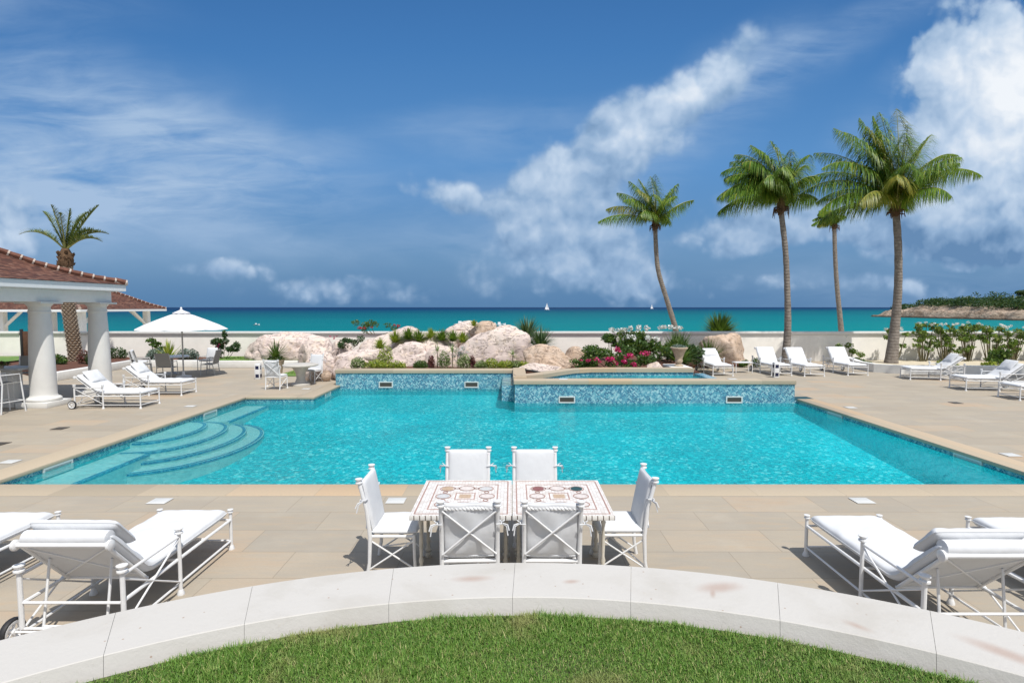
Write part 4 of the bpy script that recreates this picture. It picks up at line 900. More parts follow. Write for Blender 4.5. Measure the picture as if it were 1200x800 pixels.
shrub('dark_filler_shrub', 'dense dark green shrub filling the bed behind the urn', (7.0, 24.0, .2), blobs_rand(10, 1.0, .4, .2, .8, .36, 15), 2600, .13, ML_dark, stems=4, seed=8)
shrub('low_border_shrub', 'low green shrub between the tan boulder and the second far lounger', (10.9, 25.4, .02), blobs_rand(5, .6, .2, .1, .3, .2, 16), 900, .09, ML_green, stems=3, seed=9)
rosette('yucca_plant', 'tall dark yucca rising above the wall right of the rockery', (.62, 23.3, 1.0), 420, .92, .055, ML_yucca, el=(-35, 75), droop=.35, group='yuccas right of the rockery', seed=31, zoff=.45)
rosette('yucca_plant', 'lower grey green yucca between rockery boulder and tan rock', (1.15, 22.3, .80), 420, .88, .05, ML_yucca, el=(-35, 75), droop=.35, group='yuccas right of the rockery', seed=32, zoff=.35)
rosette('fan_palm_bush', 'round dark fan palm bush beyond the wall, centre right', (12.35, 33, .75), 800, 1.5, .11, ML_green, el=(-25, 80), droop=.7, cat='palm bush', seed=33, zoff=.2)
# rockery planting
gr = 'small plants along the rockery wall'
for k, (x, y, z, w_, h_, leaf, nm, lab) in enumerate((
    (-5.6, 20.15, .5, .22, .28, ML_bead, 'variegated_plant', 'pale variegated plant at the far left of the rockery wall'),
    (-4.95, 20.2, .5, .35, .22, ML_lime, 'lime_green_plant', 'low lime green mound left of the tall lime plant'),
    (-4.7, 20.5, .5, .22, .55, ML_lime, 'lime_green_plant', 'tallest yellow green plant on the rockery wall'),
    (-4.2, 20.2, .5, .25, .18, ML_lime, 'lime_green_plant', 'low lime green mound right of the tall lime plant'),
    (-3.35, 20.2, .5, .20, .2, ML_green, 'green_tuft_plant', 'single small green tuft on the rockery wall'),
    (-2.95, 20.2, .5, .09, .32, ML_red, 'dark_leaf_plant', 'small upright dark red plant beside the single green tuft'),
    (-2.5, 20.3, .5, .18, .42, ML_bead, 'variegated_plant', 'taller pale plant in the middle of the rockery wall'),
    (-1.75, 20.2, .5, .2, .35, ML_bead, 'variegated_plant', 'loose pale flowering plant below the ridge rock'),
    (-1.45, 20.2, .5, .09, .3, ML_red, 'dark_leaf_plant', 'small dark red plant right of the pale flowering plant'),
    (-1.1, 20.15, .5, .2, .2, ML_bead, 'variegated_plant', 'low pale plant left of the lime hedge under the big boulder'),
    (-.75, 20.15, .5, .2, .26, ML_lime, 'lime_green_plant', 'lime green tuft in front of the largest boulder'),
    (-.2, 20.15, .5, .28, .2, ML_lime, 'lime_green_plant', 'lime green mound in the row below the largest boulder, second'),
    (.15, 20.1, .5, .2, .2, ML_bead, 'variegated_plant', 'pale green mound between two lime mounds near the spa corner'),
    (.42, 20.1, .5, .2, .18, ML_lime, 'lime_green_plant', 'last lime green mound at the spa corner'))):
    h_ *= 1.5; w_ *= 1.3
    shrub(nm, lab, (x, y, z), [((0,0,h_*.55),(w_,w_*.7,h_*.55)), ((w_*.5,0,h_*.4),(w_*.6,w_*.5,h_*.4)), ((-w_*.5,0,h_*.4),(w_*.6,w_*.5,h_*.4))], int(300+1700*w_), .07, leaf, cat='plant', group=gr, stems=3, seed=40+k, shell=.2, stem_r=.008)
def mini_palm(lab, loc, h_, seed):
    e = empty('small_palm_plant', loc, 0, lab, 'plant', 'small palm like plants'); MB().tube([(0,0,0), (.01,0,h_*.5), (0,0,h_)], [.02,.016,.014], 6).build('stem', M_stem, e)
    o = rosette('f', None, (0,0,0), 45, .28, .03, ML_bead, el=(-20, 80), droop=1.2, seed=seed, zoff=h_, parent=e)
mini_palm('thin stemmed small palm like plant left, in the middle of the rockery wall', (-2.75, 20.35, .5), .62, 61)
mini_palm('thin stemmed small palm like plant, second in the middle of the rockery wall', (-2.2, 20.35, .5), .66, 62)
mini_palm('little palm like plant before the right part of the largest boulder', (.02, 20.25, .5), .5, 63)
shrub('white_spray_plant', 'airy plant with tiny white flowers before the ridge rock', (-1.9, 20.45, .5), blobs_rand(6, .25, .1, .4, .8, .12, 64), 260, .05, ML_grey, cat='plant', flowers=([((0,0,.65),(.3,.1,.2))], MF_white, 8, .035), stems=6, seed=64, stem_r=.006)
gg = 'grassy clumps on top of the rockery'
for k, (x, y, z, n_, L, leaf, lab) in enumerate(((-4.75, 22.5, 1.30, 260, .50, ML_lime, 'yellow green grassy clump at the left end of the rockery strip'), (-4.25, 22.7, 1.42, 260, .48, ML_grassy, 'green grassy clump, second from the left in the rockery strip'),
    (-3.8, 22.5, 1.36, 260, .50, ML_grassy, 'green grassy clump, third from the left in the rockery strip'), (-3.3, 22.6, 1.40, 260, .48, ML_lime, 'yellowish grassy clump in the middle of the rockery strip'), (-2.85, 22.5, 1.38, 260, .48, ML_grassy, 'green grassy clump, fifth in the rockery strip'),
    (-2.4, 22.4, 1.36, 260, .46, ML_grassy, 'green grassy clump, sixth in the rockery strip'), (-1.98, 22.1, 1.34, 300, .42, ML_lime, 'yellow green grassy clump at the right end of the rockery strip'), (-5.25, 22.0, 1.10, 240, .42, ML_lime, 'lone grassy tuft between the rear left rock and the middle rock'), (-1.6, 23.3, 1.95, 130, .26, ML_lime, 'short brownish tuft between the two summit rocks'))):
    rosette('grassy_clump', lab, (x, y, z), n_, L, .045, leaf, el=(15, 88), droop=.9, group=gg, seed=70+k)
shrub('red_flower_shrub', 'shrub with red flowers on the summit of the rear left rock', (-6.0, 24.4, 1.6), blobs_rand(8, .95, .2, .1, .5, .2, 80), 800, .08, ML_green, cat='flowering shrub', flowers=([((.9,-.1,.35),(.15,.05,.1)), ((-.4,-.2,.25),(.3,.05,.05))], MF_red, 8, .07), stems=6, seed=80)
shrub('trailing_leaf_shrub', 'dark green shrub with pinkish tips spilling over the rear left rock', (-7.0, 23.6, 1.05), blobs_rand(6, .55, .2, .05, .45, .2, 81), 800, .09, ML_dark, flowers=([((-.6,0,.35),(.3,.1,.15))], MF_pink, 5, .04), stems=6, seed=81)
# left bed
for k, (x, y, w_, h_, n_, s_, leaf, lab) in enumerate(((-20.3, 24.6, .45, .4, 900, .10, ML_green, 'round green shrub at the foot of the date palm, left'), (-19.2, 24.8, .3, .55, 600, .08, ML_red, 'reddish upright shrub right of the date palm trunk'),
    (-18.6, 24.6, .4, .45, 700, .09, ML_dark, 'dark green shrub beside the second column'), (-17.0, 26.6, .55, .5, 1500, .09, ML_grey, 'silvery shrub right of the second column'), (-15.6, 26.6, .5, .5, 1300, .09, ML_grey, 'silvery shrub behind the white cushioned chair'),
    (-19.6, 27.4, .5, .5, 900, .09, ML_dark, 'dark shrub against the wall behind the date palm'))):
    shrub('bed_shrub', lab, (x, y, .2), [((0,0,h_*.6),(w_,w_*.6,h_*.6)), ((w_*.6,0,h_*.4),(w_*.5,w_*.4,h_*.4)), ((-w_*.6,0,h_*.4),(w_*.5,w_*.4,h_*.4))], n_, s_, leaf, group='shrubs in the left bed', stems=4, seed=90+k)
rosette('agave_plant', 'spiky yellow green agave behind the white cushioned chairs', (-16.1, 25.9, .35), 60, .85, .08, ML_lime, el=(20, 88), droop=.3, seed=97)
shrub('frangipani_bush', 'small leafy bush left of the agave', (-17.4, 27.0, .2), [((0,0,.75),(.25,.2,.15)), ((.3,0,.5),(.25,.2,.15)), ((-.2,0,.95),(.2,.2,.12)), ((.1,0,.3),(.4,.2,.2))], 500, .16, ML_green, cat='shrub', stems=6, seed=98, stem_r=.02)
shrub('broad_leaf_shrub', 'dark green leafy shrub with pink buds behind the umbrella table', (-13.9, 26.6, .3), blobs_rand(9, .6, .2, .15, .9, .22, 99)+[((.1,0,1.15),(.12,.1,.2))], 1300, .13, ML_dark, cat='shrub', flowers=([((.3,-.1,.5),(.5,.1,.3))], MF_pink, 4, .05), stems=7, seed=99)
# right hedge: white flowering frangipanis
rr = random.Random(31)
hx = [(16.7, 1.05, 'small sparse'), (18.9, 1.35, 'slender'), (20.5, 1.55, 'tall bushy'), (21.6, 1.5, 'dense'), (22.7, 1.55, 'leafy'), (23.8, 1.45, 'full'), (24.9, 1.4, 'dark leaved'), (26.2, 1.45, 'broad'), (27.3, 1.2, 'end')]
hw = ['leftmost of the row, left of the big palm trunk', 'just right of the big palm trunk', 'third in the row along the right wall', 'fourth in the row along the right wall', 'fifth in the row along the right wall', 'sixth in the row behind the cushioned loungers', 'seventh in the row behind the cushioned loungers', 'eighth in the row near the right edge', 'last in the row at the right edge']
for k, (x, h_, adj) in enumerate(hx):
    nb = 6 if k < 2 else 19; bl_ = [((rr.uniform(-.55, .55), rr.uniform(-.2, .2), (.25+.75*rr.random()**.7)*h_*1.18), (.21, .17, .12)) for _ in range(nb)]
    shrub('flowering_wall_shrub', '%s white flowering shrub, %s' % (adj, hw[k]), (x, 27.5, .06), bl_, 350 if k < 2 else 950, .15, ML_hedge, cat='shrub', group='white flowering shrubs along the right wall', flowers=([((0,-.1,h_*1.2),(.5,.1,.12))], MF_white, 1 if k == 0 else 6, .07), stems=nb, seed=110+k, aspect=2.4, stem_r=.018)
shrub('low_bed_shrub', 'low leafy plant at the left corner of the palm bed', (16.5, 26.2, .06), blobs_rand(4, .35, .15, .05, .2, .18, 130), 300, .14, ML_green, stems=3, seed=130)
shrub('low_bed_shrub', 'low leafy plants behind the shaded lounger', (20.6, 25.0, .06), blobs_rand(8, 1.8, .3, .05, .2, .2, 131), 700, .14, ML_lime, stems=4, seed=131)
shrub('low_bed_shrub', 'green leafy plant behind the second right lounger', (22.6, 25.6, .06), blobs_rand(8, .5, .3, .1, .6, .25, 132), 900, .16, ML_green, stems=5, seed=132)
V_, F_ = leafcloud([((-12, 26.6, .30), (2.4, 1.1, .05))], 5000, .06, seed=140, shell=0, up=.5, aspect=4); tag(npmesh('lawn_tufts', V_, F_, M_grass), kind='stuff')
V_, F_ = leafcloud([((-7.9, 23.2, .04), (1.5, 1.1, .05))], 5000, .06, seed=141, shell=0, up=.5, aspect=4); tag(npmesh('lawn_tufts', V_, F_, M_grass), kind='stuff')

# urn
u = empty('stone_urn', (6.22, 20.6, .56), 0, 'tall weathered stone urn on a foot, planted with pale succulents', 'urn')
MB().lathe([(.02,0),(.20,0),(.20,.05),(.12,.08),(.10,.12),(.15,.16),(.17,.24),(.15,.30),(.19,.42),(.24,.56),(.30,.68),(.37,.74),(.37,.78),(.30,.79),(.27,.72),(.02,.70)], n=28).build('vase', M_urn, u); u.scale = (.86, .86, .9)
V_, F_ = leafcloud([((0,0,.80),(.30,.30,.10))], 420, .07, seed=150, shell=.3, aspect=1.5); npmesh('succulents', V_, F_, ML_grey, u)

# ------------------------------------------------------------------ furniture
def finial(m, c, r=.03, h=.045):
    m.lathe([(r*.7, 0), (r*1.35, h*.15), (r*1.35, h*.35), (r*.85, h*.45), (r*1.0, h*.6), (r*1.45, h*.85), (r*1.45, h*.95), (r*.5, h*1.05)], c, 12)
def make_chair():
    e = empty('dining_chair', (0,0,0))
    W2 = .245; P = M_paint
    f = MB()
    # seat frame
    f.tube([(-W2,-.20,.42), (-W2,.24,.42)], .016, 8); f.tube([(W2,-.20,.42), (W2,.24,.42)], .016, 8); f.tube([(-W2,.24,.42), (W2,.24,.42)], .016, 8); f.tube([(-W2,-.20,.42), (W2,-.20,.42)], .02, 8)
    f.build('seat_frame', P, e)
    for sx in (-1, 1):
        m = MB(); x = sx*.255
        m.tube([(x,-.24,0), (x,-.215,.15), (x,-.205,.42), (x,-.235,.7), (x,-.305,.97)], [.020,.018,.022,.021,.020], 10); finial(m, (x,-.31,.965), .026, .06); m.build('back_post', P, e)
        m = MB(); m.tube([(sx*W2,.24,.44), (sx*W2,.245,.2), (sx*W2,.255,0)], [.018,.016,.019], 10); m.lathe([(.03,0),(.03,.02),(.02,.05)], (sx*W2,.255,0), 10); m.build('leg', P, e)
        m = MB(); m.tube([(sx*W2,-.21,.08), (sx*W2,.24,.38)], .009, 6); m.tube([(sx*W2,-.21,.38), (sx*W2,.245,.08)], .009, 6); m.build('stretcher', P, e)
    m = MB(); m.tube([(-W2,-.212,.10), (W2,.244,.36)], .008, 6); m.build('stretcher', P, e)
    # twisted top rail
    tr = MB(); n_ = 44; pts0 = []
    for ph in (0, PI): tr.tube([(-.25+.5*k/n_, -.29+.010*math.cos(k*1.05+ph), .945+.010*math.sin(k*1.05+ph)) for k in range(n_+1)], .012, 6)
    tr.build('twisted_top_rail', P, e)
    m = MB(); m.tube([(-.245,-.245,.50), (.245,-.315,.93)], .010, 6); m.tube([(.245,-.240,.50), (-.245,-.310,.93)], .010, 6); m.build('cross_bars', P, e)
    s = cushion(.50, .47, .075, 14, 14, seed=1); o = s.build('seat_cushion', M_cush, e, 60); o.location = (0, -.195, .43)
    b = cushion(.47, .54, .07, 14, 18, seed=2, puff=.9, wr=.01); o = b.build('back_cushion', M_cush, e, 60); o.rotation_euler = (R(90+11), 0, 0); o.location = (0, -.145, .47)
    for sx in (-1, 1):
        m = MB(); x = sx*.262; z = .80; y = -.262
        m.tube([(x-sx*.03,y+.03,z), (x+sx*.02,y+.03,z+.01), (x+sx*.03,y-.03,z), (x-sx*.02,y-.035,z)], .007, 5)
        for (a, l, zz) in ((25, .13, -.05), (-25, .11, -.10), (60, .06, .03)):
            aa = R(a); q = Vector((x+sx*.025, y, z)); m.tube([q, q+Vector((sx*l*.5*math.cos(aa), -l*.3, zz*.3+.01)), q+Vector((sx*l*.55, -l*.5*math.cos(aa), zz))], .006, 5)
        m.build('tie', M_cush, e)
    return e
ch0 = make_chair()
GC = 'white dining chairs around the mosaic tables'
for i, (x, y, a, lab, g_) in enumerate(((-.395, 5.18, 2, 'near left dining chair seen from behind, in front of the left mosaic table', GC), (.37, 5.18, -1, 'near right dining chair seen from behind, in front of the right mosaic table', GC),
    (-.545, 6.48, 180, 'far left dining chair, its back against the pool water', GC), (.28, 6.48, 180, 'far right dining chair, its back against the pool water', GC),
    (-1.24, 5.77, -90, 'white dining chair at the left end of the tables, facing right', GC), (1.15, 5.80, 90, 'white dining chair at the right end of the tables, facing left', GC),
    (-7.95, 18.6, -8, 'white cross back chair in front of the round table by the left rocks', 'white chairs at the small round stone table'), (-7.35, 20.35, 165, 'white chair behind the round table by the left rocks, facing the camera', 'white chairs at the small round stone table'))):
    c = ch0 if i == 0 else copy_tree(ch0)
    c.location = (x, y, 0); c.rotation_euler = (0, 0, R(a)); tag(c, lab, 'chair', g_)
def make_table():
    e = empty('mosaic_table', (0,0,0)); W_, D_ = .985, 1.09
    m = MB(); m.box((0,0,.735), (W_, D_, .045), bev=.004); m.build('tabletop', M_edge, e)
    m = MB(); m.box((0,0,.7595), (W_-.006, D_-.006, .003)); m.build('mosaic_field', M_mos, e, None)
    i_ = MB(); z = .7625
    def frame(w_, d_, t_, mi):
        for (cx_, cy_, a, b) in ((0, d_/2, w_+t_, t_), (0, -d_/2, w_+t_, t_), (w_/2, 0, t_, d_-t_), (-w_/2, 0, t_, d_-t_)): i_.box((cx_, cy_, z), (a, b, .0022), m=mi)
    frame(.90, 1.0, .012, 0); frame(.68, .76, .012, 0)
    def ringf(cx_, cy_, r0, r1, mi, zz=0):
        n_ = 28; i_.add([(cx_+r0*math.cos(2*PI*k/n_), cy_+r0*math.sin(2*PI*k/n_), z+.0012+zz) for k in range(n_)]+[(cx_+r1*math.cos(2*PI*k/n_), cy_+r1*math.sin(2*PI*k/n_), z+.0012+zz) for k in range(n_)], [(k, n_+k, n_+(k+1) % n_, (k+1) % n_) for k in range(n_)][::1], mi)
    cols = e_cols
    for k, (cx_, cy_) in enumerate(((-.21,.24),(0,.25),(.21,.24),(-.23,0),(.23,0),(-.21,-.24),(0,-.25),(.21,-.24))):
        r_ = .085 if k != 1 and k != 6 else .088
        ringf(cx_, cy_, r_-.012, r_, 0); n_ = 24; i_.add([(cx_+(r_-.02)*math.cos(2*PI*q/n_)*(1), cy_+(r_-.02)*math.sin(2*PI*q/n_), z+.0012) for q in range(n_)], [tuple(range(n_))], cols[k])
    for (a, b) in (((-.125,.25),(-.09,.25)), ((.09,.25),(.125,.25)), ((-.22,.155),(-.225,.09)), ((.22,.155),(.225,.09)), ((-.22,-.155),(-.225,-.09)), ((.22,-.155),(.225,-.09)), ((-.125,-.25),(-.09,-.25)), ((.09,-.25),(.125,-.25))):
        cx_, cy_ = (a[0]+b[0])/2, (a[1]+b[1])/2
        ringf(cx_, cy_, .018, .030, 0)
    for s_, mi in ((.13, 0),):
        for (cx_, cy_, a, b) in ((0, s_/2+.035, .21, .012), (0, -s_/2-.035, .21, .012), (.1, 0, .012, .19), (-.1, 0, .012, .19)): i_.box((cx_, cy_, z), (a, b, .0022), m=0)
    i_.box((0, 0, z), (.12, .12, .0022), m=1)
    i_.build('mosaic_inlay', [M_redm, M_tan, M_grym, M_pnkm, M_drkr, M_grnm], e, None)
    fr = MB()
    for (cx_, cy_, a, b) in ((0, .42, .8, .035), (0, -.42, .8, .035), (.38, 0, .035, .8), (-.38, 0, .035, .8)): fr.box((cx_, cy_, .69), (a, b, .045))
    fr.build('apron', M_paint2, e)
    for sx in (-1, 1):
        for sy in (-1, 1):
            m = MB(); m.lathe([(.02,0),(.036,.0),(.04,.03),(.024,.05),(.038,.08),(.024,.105),(.016,.14),(.026,.18),(.015,.22),(.020,.35),(.014,.52),(.026,.58),(.014,.61),(.024,.64),(.024,.70)], (sx*.43, sy*.24, 0), 14); m.build('leg', M_paint2, e)
    return e
e_cols = [1, 3, 2, 2, 3, 2, 3, 3]; t1 = make_table(); t1.location = (-.495, 5.745, 0); tag(t1, 'left square mosaic table with tan round medallion in its far left corner', 'table', 'mosaic tables set side by side')
e_cols = [4, 3, 5, 3, 3, 3, 2, 3]; t2 = make_table(); t2.location = (.497, 5.745, 0); tag(t2, 'right square mosaic table with dark red and dark green round medallions', 'table', 'mosaic tables set side by side')

# loungers ------------------------------------------------
def make_lounger(ang=29, pillow=False, roll=True, blen=.92, piv=-.2):
    """foot at +y, head at -y"""
    e = empty('sun_lounger', (0,0,0)); P = M_paint; X = .40; zr = .34; a = R(ang)
    f = MB()
    for sx in (-1, 1):
        f.tube([(sx*X, -.82, zr), (sx*X, .95, zr)], .016, 8); f.tube([(sx*X, -.82, .10), (sx*X, .95, .10)], .011, 6)
    for y, z in ((.95, zr), (.95, .10), (-.05, zr), (-.82, zr), (-.82, .12), (.45, zr-.01)): f.tube([(-X, y, z), (X, y, z)], .012, 6)
    f.build('frame', P, e)
    for sx in (-1, 1):
        m = MB(); m.tube([(sx*X,.95,.0), (sx*X,.95,.44)], .018, 10); m.lathe([(.034,0),(.034,.015),(.02,.05)], (sx*X,.95,0), 10); finial(m, (sx*X,.95,.42), .022, .045); m.build('foot_post', P, e)
        m = MB(); m.tube([(sx*(X+.02),-.05,.0), (sx*(X+.02),-.05,.62)], .018, 10); m.lathe([(.034,0),(.034,.015),(.02,.05)], (sx*(X+.02),-.05,0), 10); finial(m, (sx*(X+.02),-.05,.59), .028, .065); m.build('arm_post', P, e)
        m = MB(); m.tube([(sx*(X+.02),-.82,.12), (sx*(X+.02),-.82,.62)], .02, 10); finial(m, (sx*(X+.02),-.82,.59), .03, .07); m.build('rear_post', P, e)
        m = MB(); m.tube([(sx*(X+.02),-.05,.57), (sx*(X+.02),-.82,.57)], .014, 8); m.tube([(sx*(X+.02),-.05,.55), (sx*(X+.01),-.80,.13)], .009, 6); m.tube([(sx*(X+.01),-.80,.53), (sx*(X+.02),-.06,.13)], .009, 6); m.build('armrest', P, e)
    for sx in (-1, 1):
        wm = empty('wheel', (sx*(X+.065), -.86, .115)); wm.parent = e
        Mx = Matrix.Rotation(PI/2, 4, 'Y')
        MB().lathe([(.085,-.018),(.092,-.022),(.108,-.022),(.115,-.010),(.115,.010),(.108,.022),(.092,.022),(.085,.018),(.085,-.018)], (0,0,0), 24, 0, Mx, False).build('tyre', M_black, wm)
        rm = MB(); rm.lathe([(.070,-.02),(.091,-.024),(.091,.024),(.070,.02),(.070,-.02)], (0,0,0), 24, 0, Mx, False); rm.lathe([(.022,-.026),(.022,.026)], (0,0,0), 12, 0, Mx)
        for k in range(5): q = 2*PI*k/5; rm.tube([(0,0,0), (0, .085*math.cos(q), .085*math.sin(q))], .011, 5)
        rm.build('rim', P, wm)
    m = MB(); m.tube([(-X-.06,-.86,.115), (X+.06,-.86,.115)], .010, 6); m.build('axle', P, e)
    # backrest frame
    dy, dz = -math.cos(a), math.sin(a); B = lambda s, x=0, off=0: Vector((x, piv+dy*s+math.sin(a)*off*1., zr+.012+dz*s+math.cos(a)*off))
    bf = MB()
    for sx in (-1, 1): bf.tube([B(0, sx*.34), B(blen, sx*.34)], .017, 8)
    bf.tube([B(blen, -.36), B(blen, .36)], .022, 8); bf.tube([B(0, -.36), B(0, .36)], .012, 8); bf.tube([B(.06, -.34), B(blen-.04, .34)], .009, 6); bf.tube([B(.06, .34), B(blen-.04, -.34)], .009, 6)
    for sx in (-1, 1): bf.lathe([(.03,0),(.045,.01),(.045,.03),(.02,.04)], B(blen, sx*.36), 12, 0, Matrix.Rotation(sx*PI/2, 4, 'Y'))
    bf.build('backrest_frame', P, e)
    pn = MB(); K_ = 6
    for k in range(K_+1):
        for off in (.004, .014): pn.v += [tuple(B((blen-.02)*k/K_, -.335, off)), tuple(B((blen-.02)*k/K_, .335, off))]
    for k in range(K_):
        q = 4*k; pn.f += [(q, q+4, q+5, q+1), (q+2, q+3, q+7, q+6), (q, q+2, q+6, q+4), (q+1, q+5, q+7, q+3)]; pn.mi += [0]*4
    pn.build('backrest_panel', M_cush, e, None)
    sm = MB()
    for sx in (-1, 1): sm.tube([B(blen*.62, sx*.26), (sx*.26, -.80, .13)], .011, 6); 
    sm.tube([(-.27, -.80, .13), (.27, -.80, .13)], .009, 6); sm.build('support_strut', P, e)
    # mattress
    s0 = .95-piv
    def warp(v):
        s = v.y; zz = v.z
        if s < s0-.12: return Vector((v.x, .95-s+.01, zr+.02+zz))
        tt = min(1, (s-(s0-.12))/.24); aa = a*tt
        if s < s0+.12:
            # arc
            rr_ = .24/a; th = aa; cy = .95-(s0-.12)+.01; r2 = rr_-zz
            return Vector((v.x, cy-r2*math.sin(th), zr+.02+rr_-r2*math.cos(th)))
        rr_ = .24/a; cy = .95-(s0-.12)+.01; r2 = rr_-zz; s2 = s-(s0+.12)
        return Vector((v.x, cy-r2*math.sin(a)-s2*math.cos(a), zr+.02+rr_-r2*math.cos(a)+s2*math.sin(a)))
    c = cushion(.74, s0+blen+.0, .12, 18, 60, warp=warp, seed=3, wr=.008); c.build('mattress', M_cush, e, 60)
    if roll:
        q = cushion(.72, .34, .12, 14, 12, seed=5, puff=.9, wr=.012); o = q.build('head_roll', M_cush, e, 60); p_ = B(blen-.24, 0, .17); o.location = (0, p_.y, p_.z-.02); o.rotation_euler = (-(PI-PI)-a*.6, 0, 0)
        o.location = B(blen+.03, 0, .115); o.rotation_euler = (-a, 0, 0)
        fl = MB(); pr = [B(blen+.02, 0, .00), B(blen+.03, 0, .06), B(blen-.02, 0, .13), B(blen-.12, 0, .17)]
        fl.tube([tuple(Vector((x, 0, 0))+B(blen-.01, 0, .065)) for x in (-.35, -.34, 0, .34, .35)], [.03, .062, .066, .062, .03], 14); fl.build('folded_flap', M_cush, e, 60)
    if pillow:
        q = cushion(.56, .40, .15, 14, 12, seed=6, puff=2.0, wr=.015); o = q.build('pillow', M_cush, e, 60); p_ = B(.42, 0, .13); o.location = (0, p_.y, p_.z+.03); o.rotation_euler = (-a-R(12), 0, 0); o.location = (0, B(.80, 0, .13).y, B(.80, 0, .13).z)
    return e
lA = make_lounger(47, roll=True, blen=.68, piv=-.42); lB = make_lounger(45, roll=True, blen=.72, piv=-.42); lP = make_lounger(38, pillow=True, roll=False, blen=.80); lS = make_lounger(52, roll=False, blen=.82); 
used = set()
GL = 'sun loungers around the pool'
def place(proto, x, y, rz, lab, rw_=None):
    o = proto if proto.name not in used else copy_tree(proto); used.add(proto.name)
    o.location = (x, y, 0); o.rotation_euler = (0, 0, R(rz)); tag(o, lab, 'sun lounger', GL)
place(lA, -3.60, 5.22, 0, 'big near left lounger seen from behind, full width in view above the kerb')
place(lA, -5.50, 5.15, 0, 'lounger cut by the left edge, left of the big near one')
place(lB, 3.66, 5.05, 0, 'big near right lounger seen from behind, tall folded backrest flap')
place(lB, 5.40, 5.0, 0, 'lounger cut by the right edge, right of the big near one')
place(lP, -11.05, 15.35, -90, 'front left lounger with pillow and spoked wheel beside the first column')
place(lP, -11.25, 17.55, -90, 'pillowed lounger behind the front left one, near the umbrella')
place(lP, 8.45, 23.05, 180, 'far lounger nearest the stone urn, with a pillow on its backrest')
place(lS, 10.85, 23.15, 180, 'far lounger behind the right hand bollard light')
place(lS, 12.0, 22.9, 182, 'far lounger in front of the second tallest palm trunk')
place(lS, 13.95, 23.2, 180, 'far lounger rightmost of the front facing row, left of the palm bed')
place(lP, 16.15, 21.15, 78, 'shaded grey blue lounger in front of the kerb of the palm bed')
place(lP, 15.95, 18.45, 84, 'sunlit lounger with pillow right of the shaded one')
place(lP, 15.95, 16.55, 86, 'rightmost far lounger, mostly outside the frame')

# side table between far loungers
st_ = empty('side_table', (9.72, 23.3, 0), 0, 'small white metal side table between the first two far loungers', 'side table')
MB().box((0,0,.44), (.75, .45, .035), bev=.008).build('tabletop', M_paint, st_)
for sx in (-1, 1):
    for sy in (-1, 1): MB().tube([(sx*.34, sy*.19, 0), (sx*.34, sy*.19, .43)], .017, 8).build('leg', M_paint, st_)

# umbrella
ub = empty('sun_umbrella', (-12.95, 21.75, 0), 0, 'open white octagonal sun umbrella on a slim pole by the left loungers', 'umbrella')
MB().tube([(0,0,0), (0,0,2.58)], .028, 12).build('pole', M_greyfr, ub)
MB().lathe([(.02,0),(.28,0),(.28,.05),(.06,.09),(.04,.22),(.03,.24)], n=24).build('base', M_paint, ub)
cm = MB(); NR = 8; rad = 1.68; rows = [(0.06, 2.56), (.45, 2.44), (.9, 2.26), (1.35, 2.07), (rad, 1.90)]
vs = []; seg = 6
for (r_, z) in rows:
    for k in range(NR*seg):
        i_ = k//seg; f = (k % seg)/seg; a0 = 2*PI*i_/NR+.2; a1 = 2*PI*(i_+1)/NR+.2
        x = r_*(math.cos(a0)*(1-f)+math.cos(a1)*f); y = r_*(math.sin(a0)*(1-f)+math.sin(a1)*f); vs.append((x, y, z-.05*math.sin(PI*f)*(r_/rad)*.6))
n_ = NR*seg; fs = [(i*n_+k, i*n_+(k+1) % n_, (i+1)*n_+(k+1) % n_, (i+1)*n_+k) for i in range(len(rows)-1) for k in range(n_)]
lo = [(x*.995, y*.995, z-.006) for x, y, z in vs]; NV = len(vs); fs2 = [tuple(NV+q for q in f_)[::-1] for f_ in fs]; rim = [((len(rows)-1)*n_+k, (len(rows)-1)*n_+(k+1) % n_, NV+(len(rows)-1)*n_+(k+1) % n_, NV+(len(rows)-1)*n_+k) for k in range(n_)]
cm.add(vs+lo, fs+fs2+rim); cm.build('canopy', M_canopy, ub, 12)
MB().lathe([(.03,2.55),(.30,2.50),(.32,2.53),(.10,2.62),(.03,2.66)], n=8).build('vent_cap', M_canopy, ub, None)
MB().lathe([(.02,2.60),(.035,2.66),(.045,2.70),(.03,2.74),(.01,2.76)], n=12).build('finial', M_paint, ub)
for k in range(NR):
    a = 2*PI*k/NR+.2; m = MB(); m.tube([(0,0,2.53), (math.cos(a)*.9, math.sin(a)*.9, 2.235), (math.cos(a)*rad*.99, math.sin(a)*rad*.99, 1.875)], .010, 5); m.tube([(0,0,1.95), (math.cos(a)*.9, math.sin(a)*.9, 2.225)], .008, 5); m.build('rib', M_paint, ub)

# grey sling chairs and umbrella table
def sling():
    e = empty('sling_chair', (0,0,0)); 
    for sx in (-1, 1):
        m = MB(); m.tube([(sx*.27,-.28,0), (sx*.27,-.20,.42), (sx*.26,-.26,.70), (sx*.26,-.36,.98)], .016, 8); m.tube([(sx*.27,-.20,.43), (sx*.27,.24,.45)], .016, 8); m.build('side_frame', M_greyfr, e)
        MB().tube([(sx*.27,.24,.45), (sx*.28,.27,0)], .016, 8).build('leg', M_greyfr, e)
        MB().tube([(sx*.27,-.25,.66), (sx*.28,.20,.66), (sx*.28,.24,.45)], .014, 8).build('armrest', M_greyfr, e)
    m = MB(); m.box((0,.02,.445), (.51,.46,.012)); m.build('seat', M_greyf, e)
    m = MB(); m.box((0,-.285,.74), (.51,.014,.54), M=Matrix.Rotation(R(12), 4, 'X')); m.build('backrest', M_greyf, e)
    return e
s0 = sling()
